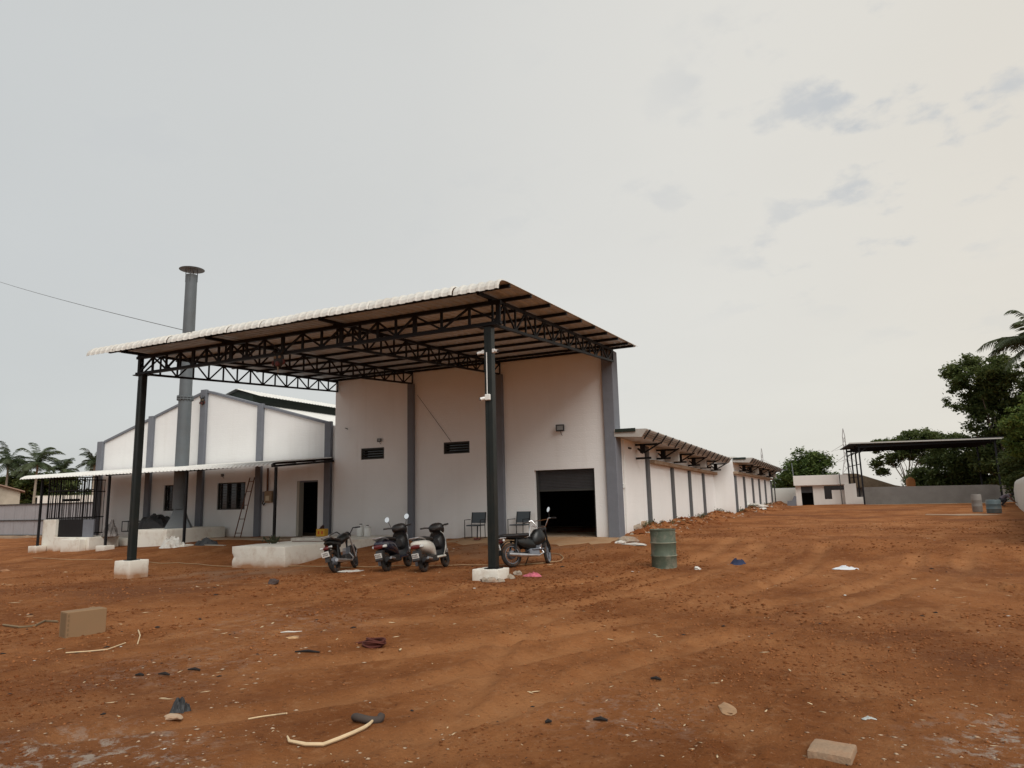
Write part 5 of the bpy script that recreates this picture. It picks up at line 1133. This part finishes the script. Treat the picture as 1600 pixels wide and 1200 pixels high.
tree('pale_trunk_tree', 'open-crowned tree with pale forked branches rising behind the shelter', (5.0, 74, .5), [(4.2, 74, 5.4, 1.9, 1.6, 1.2), (6.2, 74, 5.9, 1.8, 1.6, 1.0), (3.2, 74, 3.9, 1.0, 1.2, .8), (6.8, 74, 4.3, 1.6, 1.4, 1.3)], 120, 16000, .14, LEAF1, 3, .10, TRUNKL, .35, GR, .36)
tree('shelter_tree', 'dark tree filling the space under the shelter roof', (8.0, 68, .5), [(7.6, 68, 3.0, 1.9, 1.5, 2.2), (9.2, 68, 3.6, 2.0, 1.5, 2.4), (10.4, 67, 2.4, 1.9, 1.5, 1.8), (6.2, 69, 2.2, 1.4, 1.2, 1.3)], 200, 26000, .145, LEAF1, 4, .2, TRUNK, .25, GR)
tree('top_tree', 'small rounded treetop showing just over the shelter roof', (8.0, 80, .5), [(8.0, 80, 6.2, 1.3, 1.3, 1.1), (9.6, 80, 6.0, .9, 1.2, .9)], 50, 5000, .14, LEAF1, 5, .14, TRUNK, .6, GR)
tree('tall_tree', 'tall dark broad tree at the right edge of the photograph', (11.6, 66, .5), [(10.4, 66, 10.0, 2.3, 2.2, 2.3), (12.6, 66, 9.2, 2.8, 2.5, 2.6), (9.3, 66, 8.6, 1.6, 1.8, 1.2), (11.4, 66, 6.8, 2.5, 2.2, 1.7), (12.6, 66, 4.5, 3.0, 2.4, 2.4), (10.6, 65, 3.0, 1.9, 1.8, 1.8)], 330, 56000, .15, LEAF1, 6, .3, TRUNK, .3, GR, .30)
tree('bright_tree', 'bright green feathery tree behind the pale side wall', (11.4, 51, .5), [(10.6, 51, 5.3, 1.7, 1.6, 1.5), (11.8, 51, 6.0, 1.8, 1.6, 1.7), (10.2, 51.5, 4.2, 1.0, 1.2, .9)], 150, 18000, .115, LEAF3, 7, .14, TRUNK, .4, GR, .36)
tree('wall_shrub', 'dark shrub mass behind the pale side wall under the bright tree', (10.8, 54, .5), [(10.2, 54, 2.4, 1.2, 1.4, 1.5), (11.6, 54, 3.0, 1.6, 1.4, 1.6)], 90, 9000, .13, LEAF1, 8, .12, TRUNK, .2, GR)
tree('low_hedge_tree', 'low dark tree behind the grey wall by the brick house', (11.5, 66, .5), [(11.0, 67, 1.8, 2.0, 1.5, 1.3)], 40, 4000, .18, LEAF1, 9, .1, TRUNK, .2, GR)
palm('coconut palm whose fronds reach in over the tall right-hand tree', (13.7, 60, .5), 11.2, 4.2, 3, 'coconut palms', 22)
PG = 'coconut palms'
for lab, x, y, h, c, s in (('coconut palm at the left edge of the photograph', -108.5, 60, 8.3, 3.8, 11), ('coconut palm second from the left edge', -101.8, 60, 8.0, 3.6, 12), ('smaller coconut palm third from the left edge', -112.0, 70, 7.4, 3.3, 13), ('coconut palm peeking out behind the left end of the gabled hall', -89.3, 60, 7.4, 2.9, 14)):
    palm(lab, (x, y, .2), h, c, s, PG, 24)
LG = 'trees beyond the left fence'
tree('left_tree', 'dark tree mass behind the left farm house', (-112, 64, 0), [(-112, 64, 4.0, 5, 4, 3.2), (-104, 63, 3.6, 5, 4, 3.0)], 150, 14000, .34, LEAF1, 21, .3, TRUNK, .3, LG, .3)
tree('left_tree', 'low dark tree mass under the third left-hand palm', (-106, 78, 0), [(-112, 78, 3.2, 6, 4, 2.8), (-103, 77, 2.8, 6, 4, 2.6), (-94, 72, 2.4, 5, 4, 2.2)], 150, 12000, .36, LEAF1, 22, .3, TRUNK, .3, LG, .3)
# ================================================================== left background
fe = T('sheet_fence', 'grey metal sheet fence on a rubble footing at the left', 'fence', (-44, 25.5, 0))
FS = mat('fence_sheet', (.30, .29, .30), .5, var=.10, vscale=1.5, spec=.4)
for k in range(16):
    x = -52+k*1.0
    for z0, z1 in ((.22, 1.04), (1.08, 1.98)):
        s = MB(); n = 8
        vs = []; fs = []
        for i in range(n+1):
            for z in (z0, z1): vs.append((x+.985*i/n, 25.5+(.012 if i % 2 else 0)+.003*(k % 2), z))
        for i in range(n): a_ = i*2; fs.append((a_, a_+2, a_+3, a_+1))
        s.add(vs+[(vx, vy+.01, vz) for vx, vy, vz in vs], fs+[tuple(q+len(vs) for q in f[::-1]) for f in fs]); s.build('fence_panel', FS, fe)
for z in (.20, 1.06, 1.99): MB().box(-52, -36, 25.44, 25.49, z-.025, z+.025).build('rail', FRAME, fe)
for k in range(6): MB().box(-51.5+k*3, -51.43+k*3, 25.53, 25.6, -.2, 2.0).build('fence_post', FRAME, fe)
rough_block(-52, -35.5, 25.35, 25.75, -.5, .17, 5, .05, 30).build('rubble_footing', BARE, fe, True)
FW = mat('farm_plaster', (.40, .36, .29), .95, var=.2, vscale=.8, dirt=(.2, .17, .13), dirt_scale=.6, dirt_amt=.5)
fh = T('farm_house', 'weathered farm house with pale gable behind the left fence', 'house', (-66.55, 38, 0), R(60), world=False)
MB().prism([(-9, -.2), (0, -.2), (0, 3.3), (-4.5, 4.75), (-9, 3.3)], 'y', 0, 6).build('wall', FW, fh)
RT = mat('farm_tile', (.30, .20, .15), .9, var=.2)
for sx in (0, 1):
    x0, x1 = (.35, -4.5) if sx == 0 else (-9.35, -4.5); m_ = MB(); m_.add([(x0, -.35, 3.22), (x0, 6.3, 3.22), (x1, 6.3, 4.80), (x1, -.35, 4.80), (x0, -.35, 3.32), (x0, 6.3, 3.32), (x1, 6.3, 4.90), (x1, -.35, 4.90)], [(0, 1, 2, 3), (7, 6, 5, 4), (0, 4, 5, 1), (2, 6, 7, 3), (0, 3, 7, 4), (1, 5, 6, 2)]); m_.fix = True; m_.build('roof_slope', RT, fh)
wb = T('white_outhouse', 'long low white outbuilding behind the left fence', 'building', (-75.5, 46, 0), R(58), world=False)
m_ = MB(); wall_holes(m_, -1, 22, -.3, 3.0, 0, .3, [(1.2, 2.8, 2.42, 2.68), (10, 11, 2.1, 2.6)]); m_.build('wall', plaster('outhouse', (.70, .66, .60), .3), wb); MB().box(-1.2, 22.2, .301, 4, 2.9, 3.08).build('roof', FW, wb); MB().box(-1, 22, 1.5, 1.6, 0, 2.88).build('inner_wall', DARKIN, wb)
for x in (5.2, 6.1): MB().box(x, x+.09, -.3, -.2, 0, 3.5).build('pipe', FRAME, wb)
# pylons with lines, far off
def pylon(label, x, y, h, s):
    o = T('power_pylon', label, 'pylon', (x, y, 0), group='distant power pylons'); PM = mat('pylon_steel', (.34, .34, .34), .6); b = MB(); hw = lambda z: s*(.30 if z > h*.55 else .30+1.9*(1-z/(h*.55)))
    lv = [0, .18, .32, .44, .55, .66, .77, .88]
    for sx in (-1, 1):
        for sy in (-1, 1): b.tube([(x+sx*hw(z*h), y+sy*hw(z*h), z*h) for z in lv]+[(x, y, h)], .09*s, 4)
    for i in range(len(lv)-1):
        for sx in (-1, 1): b.tube([(x+sx*hw(lv[i]*h), y, lv[i]*h), (x-sx*hw(lv[i+1]*h), y, lv[i+1]*h)], .055*s, 4)
    b.build('tower', PM, o)
    for z, L_ in ((.70, 3.4), (.52, 2.8)):
        for sx in (-1, 1): MB().tube([(x+sx*.3*s, y, z*h), (x+sx*L_*s, y, z*h-.8*s), (x+sx*.3*s, y, z*h+1.0*s)], .06*s, 4).build('cross_arm', PM, o)
pylon('lattice power pylon rising over the left end of the shelter', .5, 260, 22.0, 1.25); pylon('fainter lattice power pylon behind the far end of the long wing', -42, 420, 26, 1.3)
# ================================================================== yard litter, one by one
def stone(name, label, px, py, s, m, seed, cat='stone', flat=.6, group=None, rz=None):
    r = random.Random(seed); bm = bmesh.new(); bmesh.ops.create_icosphere(bm, subdivisions=2, radius=1)
    for v in bm.verts:
        k = 1+.55*mnz.noise(v.co*1.3+Vector((seed*3.1, 0, 0)))+.2*mnz.noise(v.co*3.3+Vector((0, seed, 0))); v.co = Vector((v.co.x*s[0]*k, v.co.y*s[1]*k, max(-.3, v.co.z)*s[2]*k))
    mb = MB(); bm.verts.index_update(); mb.v = [tuple(v.co) for v in bm.verts]; mb.f = [tuple(v.index for v in f.verts) for f in bm.faces]; bm.free()
    p = gp2(px, py); o = mb.build(name, m, None, False, (0, 0, 0)); o.location = p+Vector((0, 0, s[2]*.15)); o.rotation_euler = (0, 0, r.uniform(0, 3) if rz is None else rz); return tag(o, label, cat, group)
bx = T('cardboard_box', 'brown cardboard box with taped end standing on its side at the left', 'box', (-9.54, 6.18, hz(-9.4, 6.3)), R(76), world=False)
CARD = mat('cardboard', (.25, .155, .082), .9, var=.06, vscale=3, dirt=(.25, .13, .07), dirt_scale=3, dirt_amt=.3); FLAP = mat('cardboard_flap', (.19, .12, .062), .9)
MB().box(0, .49, 0, .26, -.01, .33, .006).build('carton', CARD, bx); MB().box(-.004, -.0005, .05, .21, .02, .31).build('end_flap', FLAP, bx)
for k in range(5): MB().box(.008, .026, -.004, -.0005, .03+k*.06, .065+k*.06).build('staple_tab', FLAP, bx)
pb = gp2(1301, 1180); solo(rough_block(-.13, .13, -.135, .135, -.03, .045, 11, .007, 5), 'cement_block', mat('cement_tan', (.31, .21, .135), .95, var=.2, vscale=8, bump=.5, bscale=40, dirt=(.3, .15, .08), dirt_scale=7, dirt_amt=.6), 'tan cement block lying at the bottom right of the yard', 'block', (pb.x, pb.y, pb.z), R(-8), smooth=True)
p = gp2(575, 1124); rg = MB(); rg.tube([(.105*math.cos(t), .05*math.sin(t), .03+.012*math.sin(t*2)) for t in np.linspace(2.6, 6.9, 12)], [.02]+[.03]*10+[.02], 10); solo(rg, 'rubber_pipe_piece', mat('worn_rubber', (.06, .045, .038), .8, var=.2), 'short bent piece of dark rubber hose near the bottom middle', 'hose', tuple(p), R(20), smooth=True)
pts = [gp2(a_, b_)+Vector((0, 0, .022)) for a_, b_ in ((449, 1152), (452, 1161), (478, 1165), (505, 1163), (530, 1156), (552, 1149), (568, 1142), (577, 1134), (582, 1128))]
solo(MB().tube(pts, [.006, .011, .013, .013, .014, .014, .014, .013, .010], 7), 'peeled_branch', WOODL, 'long curved peeled branch on the dirt near the bottom middle', 'branch', smooth=True)
pts = [gp2(a_, b_)+Vector((0, 0, .012)) for a_, b_ in ((388, 1117), (410, 1112), (432, 1112), (448, 1117))]; solo(MB().tube(pts, .007, 5), 'peeled_twig', WOODL, 'thin peeled twig left of the long peeled branch', 'twig')
pts = [gp2(a_, b_)+Vector((0, 0, .012)) for a_, b_ in ((103, 1018), (140, 1016), (168, 1014), (196, 1004))]; solo(MB().tube(pts, .008, 5), 'straw_stalk', WOODL, 'long straw stalk in front of the cardboard box', 'stalk')
pts = [gp2(a_, b_)+Vector((0, 0, .012)) for a_, b_ in ((216, 985), (219, 993), (215, 1006))]; solo(MB().tube(pts, .008, 5), 'straw_stalk', WOODL, 'short upright straw stalk right of the cardboard box', 'stalk')
pts = [gp2(a_, b_)+Vector((0, 0, .02)) for a_, b_ in ((90, 972), (70, 971), (55, 978), (30, 980), (5, 977))]; solo(MB().tube(pts, .016, 5), 'dry_branch', mat('dry_branch', (.2, .14, .08), .9), 'dry branch lying left of the cardboard box', 'branch')
p = gp2(582, 1010); cl_ = MB()
for k in range(7): cl_.tube([((.14+.02*math.sin(k*2.1))*math.cos(t)+.01*k, (.075+.012*math.cos(k*1.7))*math.sin(t), .015+.012*k+.01*math.sin(t*2+k)) for t in np.linspace(0, 6.28, 18)], .012, 5, False)
cl_.tube([(-.12, 0, .02), (-.2, .02, .03), (-.26, -.03, .015)], .012, 5); solo(cl_, 'rope_coil', mat('maroon_rope', (.10, .028, .020), .9, var=.3, vscale=14), 'small coil of maroon rope on the dirt in the middle', 'rope', tuple(p), R(-12), smooth=True)
p = gp2(281, 1110); solo(cloth(0, 0, 0, lump(.085, .07, .11), 21, 24, .05), 'black_bag', TARP, 'crumpled black plastic bag at the lower left', 'bag', tuple(p), smooth=True)
stone('flat_stone', 'pale flat stone under the crumpled black bag', 270, 1118, (.09, .05, .02), PALE, 31)
p = gp2(1153, 880); sack('blue_cloth', 'crumpled dark blue cloth right of the green drum', tuple(p), .22, .12, .10, mat('blue_cloth', (.035, .045, .09), .9, var=.3), 14)
p = gp2(832, 903); sack('pink_cloth', 'small crumpled pink cloth right of the front right footing', tuple(p), .22, .09, .07, mat('pink_cloth', (.50, .13, .17), .9, var=.35, vscale=12), 15)
p = gp2(1322, 888); sack('white_wrapper', 'white plastic wrapper lying in the right part of the yard', tuple(p), .26, .10, .06, mat('white_wrap', (.66, .68, .70), .5), 16)
p = gp2(1358, 1127); solo(cloth(0, 0, 0, lump(.05, .03, .016), 17, 10, .012), 'grey_wrapper', mat('grey_wrap', (.42, .44, .42), .6), 'small grey wrapper above the tan cement block', 'wrapper', tuple(p), R(10), smooth=True)
p = gp2(550, 893); sack('white_paper', 'torn white paper sack lying between motorcycle and scooter', tuple(p), .42, .2, .035, SACK, 18, R(15))
p = gp2(438, 990); solo(MB().tube([(0, 0, .01), (.08, .05, .015), (.16, .08, .012), (.24, .14, .015)], [.006, .012, .01, .005], 5), 'white_strip', SACK, 'thin white plastic strip left of the maroon rope coil', 'strip', tuple(p))
for i, (lab, px, py, L_, a_) in enumerate((('dark charred stick, leftmost of three in a row at lower left', 218, 1054, .09, .3), ('thick dark charred stick in the middle of the three at lower left', 256, 1057, .14, .1), ('dark charred stick, rightmost of three in a row at lower left', 303, 1049, .14, .25), ('dark stick lying left below the maroon rope coil', 480, 1020, .3, .25), ('black stick near the bottom centre of the yard', 938, 1125, .11, .15), ('curved black strip right of centre in the foreground', 1025, 1064, .10, -.1), ('black scrap near the bottom centre, left of the black stick', 857, 1130, .05, .7))):
    p = gp2(px, py); solo(MB().tube([(-L_/2, 0, .012), (0, L_*.06, .02), (L_/2, 0, .012)], [.008, .016, .008], 6), 'charred_stick', DARKB, lab, 'stick', tuple(p), a_, 'dark sticks on the dirt')
stone('dark_stone', 'dark stone lying alone behind the rope coil, towards the ramp', 427, 916, (.12, .09, .08), mat('dark_stone', (.07, .05, .045), .9, var=.3), 41)
stone('tan_stone', 'flat tan stone slab right of the foreground centre', 1137, 1108, (.15, .06, .018), mat('tan_slab', (.33, .20, .11), .95, var=.3, vscale=9), 42); stone('tan_stone', 'small tan flake left of the rope coil', 457, 998, (.09, .045, .015), mat('tan_flake', (.50, .31, .16), .9), 43)
stone('white_stone', 'white lump near the foot of the green drum', 1090, 890, (.09, .07, .05), SACK, 44); stone('white_stone', 'white stone at the far left edge of the dirt', 8, 893, (.12, .08, .05), CONC, 45)
# broken mortar round the front right footing and rubble heap at the block corner
for i, (px, py, s_, lab) in enumerate(((757, 912, .10, 'leftmost'), (768, 913, .11, 'second'), (781, 912, .09, 'third'), (797, 907, .12, 'fourth'), (808, 901, .10, 'rightmost'))):
    stone('mortar_lump', f'lump of broken mortar against the front right footing, {lab} from the left' if lab not in ('leftmost', 'rightmost') else f'{lab} lump of broken mortar against the front right footing', px, py, (s_, s_*.8, s_*.75), STONE, 50+i, 'mortar lump', group='mortar lumps at the footing')
rb = [('white painted slab fragment in front of the rubble by the block corner', 992, 851, (.38, .16, .05), SACK), ('small white fragment left of the rubble by the block corner', 970, 848, (.18, .10, .07), SACK), ('grey sack-like lump in the rubble by the block corner', 982, 846, (.30, .2, .14), STONE), ('brown clod at the back of the rubble by the block corner', 1000, 838, (.22, .15, .12), DIRTM), ('pale broken board on top of the rubble by the block corner', 1005, 833, (.30, .08, .2), PALE), ('grey rounded stone behind the rubble by the block corner', 995, 835, (.25, .18, .16), STONE)]
for i, (lab, px, py, s_, m) in enumerate(rb): stone('rubble_piece', lab, px, py, s_, m, 70+i, 'rubble', group='rubble by the block corner')
solo(MB().box(-.03, .03, -.02, .02, 0, .62), 'wood_post', mat('post_brown', (.07, .045, .03), .9), 'short dark wooden post leaning at the foot of the wing wall', 'post', tuple(gp2(981, 836)), .3)
for i, (lab, px, py, s_) in enumerate((('pale rubble heap by the far part of the wing wall', 1183, 799, .8), ('white debris lump beside the pale heap along the wing wall', 1192, 800, .4))): stone('debris_heap', lab, px, py, (s_, s_*.6, s_*.25), SACK, 80+i, 'debris')
hs = [gp2(a_, b_)+Vector((0, 0, .02)) for a_, b_ in ((52, 872), (110, 875), (176, 876))]; solo(MB().tube(hs, .012, 6), 'hose', STRAW, 'thin tan hose on the dirt left of the left footing', 'hose')
hs = [gp2(a_, b_)+Vector((0, 0, .02)) for a_, b_ in ((233, 880), (290, 880), (345, 884), (420, 885), (500, 886), (560, 887), (640, 884), (720, 884), (800, 884), (865, 879), (880, 872), (872, 865), (858, 862), (842, 862))]
sm_ = []
for i in range(len(hs)-1):
    a0, b0, c0, d0 = hs[max(i-1, 0)], hs[i], hs[i+1], hs[min(i+2, len(hs)-1)]
    for k in range(5): t = k/5; q = .5*((2*b0)+(c0-a0)*t+(2*a0-5*b0+4*c0-d0)*t*t+(3*b0-a0-3*c0+d0)*t**3); q.z = hz(q.x, q.y)+.02; sm_.append(q)
solo(MB().tube(sm_, .012, 6), 'hose', STRAW, 'long tan hose snaking under the canopy past the scooters to the shutter', 'hose', smooth=True)
# ================================================================== loose stuff nobody could count
def scatter(name, label, n, m, smin, smax, seed, rpow=1.6, flat=.55, rmax=34, patch=None, lift=.2, elong=1.0):
    r = np.random.default_rng(seed); k = n*9; a = np.radians(r.uniform(-66, 18, k)); rr = 2.2*(rmax/2.2)**(r.uniform(0, 1, k)**rpow**-1 if False else r.uniform(0, 1, k)**.85); x, y = rr*np.sin(a), rr*np.cos(a)
    keep = (fbm(x, y, .45, 3, seed)+.35*fbm(x, y, 2.2, 2, seed+3)) > r.uniform(-.15, .75, k)
    if patch: 
        w_ = np.zeros(k)
        for (cx, cy, s_) in patch: w_ = np.maximum(w_, np.exp(-((x-cx)**2+(y-cy)**2)/s_**2))
        keep &= r.uniform(0, 1, k) < w_
    keep &= ~((y > 15.4) & (x < -14.4)) & ~((y > 20.2) & (x < -6.0)) & ~((y > 18.4) & (x < -17.5))
    x, y, rr = x[keep][:n], y[keep][:n], rr[keep][:n]; n = len(x); z = height(x, y); s = smin*(smax/smin)**(r.uniform(0, 1, n)**2.2)*np.clip(rr/7, .8, 2.0)
    bs = np.array([(1, 0, 0), (.3, .9, 0), (-.8, .5, 0), (-.7, -.6, 0), (.4, -.85, 0), (.1, .1, 1.), (0, 0, -.6)]); F = np.array([(0, 1, 5), (1, 2, 5), (2, 3, 5), (3, 4, 5), (4, 0, 5), (1, 0, 6), (2, 1, 6), (3, 2, 6), (4, 3, 6), (0, 4, 6)])
    an = r.uniform(0, 6.28, n); ca, sa = np.cos(an)[:, None], np.sin(an)[:, None]; V = bs[None]*r.uniform(.6, 1.25, (n, 7, 3)); V[:, :, 0] *= elong; X = V[:, :, 0]*ca-V[:, :, 1]*sa; Y = V[:, :, 0]*sa+V[:, :, 1]*ca; Z = V[:, :, 2]*flat*r.uniform(.5, 1.2, (n, 1))
    co = np.stack([x[:, None]+X*s[:, None], y[:, None]+Y*s[:, None], z[:, None]+(Z+lift*flat)*s[:, None]], -1).reshape(-1, 3); f = (F[None]+7*np.arange(n)[:, None, None]).reshape(-1, 3).astype(np.int32)
    me = bpy.data.meshes.new(name); me.vertices.add(len(co)); me.vertices.foreach_set('co', co.ravel()); me.loops.add(f.size); me.loops.foreach_set('vertex_index', f.ravel()); me.polygons.add(len(f)); me.polygons.foreach_set('loop_start', np.arange(0, f.size, 3, dtype=np.int32)); me.polygons.foreach_set('loop_total', np.full(len(f), 3, dtype=np.int32)); me.update(calc_edges=True); me.materials.append(m)
    o = bpy.data.objects.new(name, me); COL.objects.link(o); o['kind'] = 'stuff'; o['label'] = label
def strip(name, label, n, m, smin, smax, seed, flat=.6):
    r = np.random.default_rng(seed); y = 22.6+38*r.uniform(0, 1, n)**1.25; wx = np.where(y < 40.5, -6.55, -5.5); x = wx+np.abs(r.normal(0, .55, n))*(.6+.8*r.uniform(0, 1, n)); z = height(x, y); s = smin*(smax/smin)**(r.uniform(0, 1, n)**2)
    bs = np.array([(1, 0, 0), (.3, .9, 0), (-.8, .5, 0), (-.7, -.6, 0), (.4, -.85, 0), (.1, .1, 1.), (0, 0, -.6)]); F = np.array([(0, 1, 5), (1, 2, 5), (2, 3, 5), (3, 4, 5), (4, 0, 5), (1, 0, 6), (2, 1, 6), (3, 2, 6), (4, 3, 6), (0, 4, 6)])
    V = bs[None]*r.uniform(.5, 1.3, (n, 7, 3)); V[:, :, 2] *= flat; co = (np.stack([x, y, z], 1)[:, None]+V*s[:, None, None]).reshape(-1, 3); f = (F[None]+7*np.arange(n)[:, None, None]).reshape(-1, 3)
    me = bpy.data.meshes.new(name); me.from_pydata(co.tolist(), [], f.tolist()); me.materials.append(m); o = bpy.data.objects.new(name, me); COL.objects.link(o); o['kind'] = 'stuff'; o['label'] = label
strip('wall_clods', 'red clods banked along the foot of the wing wall', 900, DIRTM, .03, .16, 121); strip('wall_rubble', 'pale rubble along the foot of the wing wall', 160, PALE, .03, .13, 122, .4); strip('wall_stones', 'grey stones along the foot of the wing wall', 160, STONE, .03, .14, 123)
def weeds():
    r = np.random.default_rng(5); P = []
    for k in range(46):
        y = 24+34*r.uniform(0, 1)**1.2; x = (-6.5 if y < 40.5 else -5.45)+abs(r.normal(0, .18)); c = np.array([x, y, hz(x, y)+.05]); n = r.integers(14, 50); P.append(c+r.normal(size=(n, 3))*np.array([.10, .16, .06]))
    o = leaf_mesh('wall_weeds', np.concatenate(P), .05, 55, mat('weed_leaf', (.05, .06, .025), .8, attr=(.11, .11, .05)), None, .3, .3); o['kind'] = 'stuff'; o['label'] = 'scrubby weeds along the foot of the wing wall'
weeds()
CL2 = mat('dry_clod', (.29, .115, .045), .97, var=.3, vscale=9, spec=.05)
scatter('soil_crumbs', 'red soil crumbs strewn over the yard', 24000, DIRTM, .004, .024, 101)
scatter('dry_crumbs', 'paler dry soil crumbs strewn over the yard', 20000, CL2, .004, .022, 102)
scatter('pale_chips', 'pale stone and plaster chips strewn over the yard', 330, PALE, .004, .024, 103, flat=.35)
scatter('dark_specks', 'small dark scraps strewn over the yard', 420, DARKB, .006, .026, 104, flat=.5, elong=1.6)
scatter('lime_rubble', 'lime and mortar rubble in the lower corners of the yard', 1500, PALE, .005, .030, 105, flat=.3, rmax=9, patch=[(-4.9, 3.3, 1.4), (1.0, 5.8, .9), (-3.3, 3.6, .7), (-6.3, 6.4, 1.3), (-1.6, 5.7, .7)])
scatter('straw_bits', 'bits of straw and splinters strewn over the yard', 420, WOODL, .006, .018, 106, flat=.25, elong=4.5)
scatter('white_litter', 'small white plastic and paper scraps strewn over the yard', 45, SACK, .008, .024, 107, flat=.3, elong=1.5)
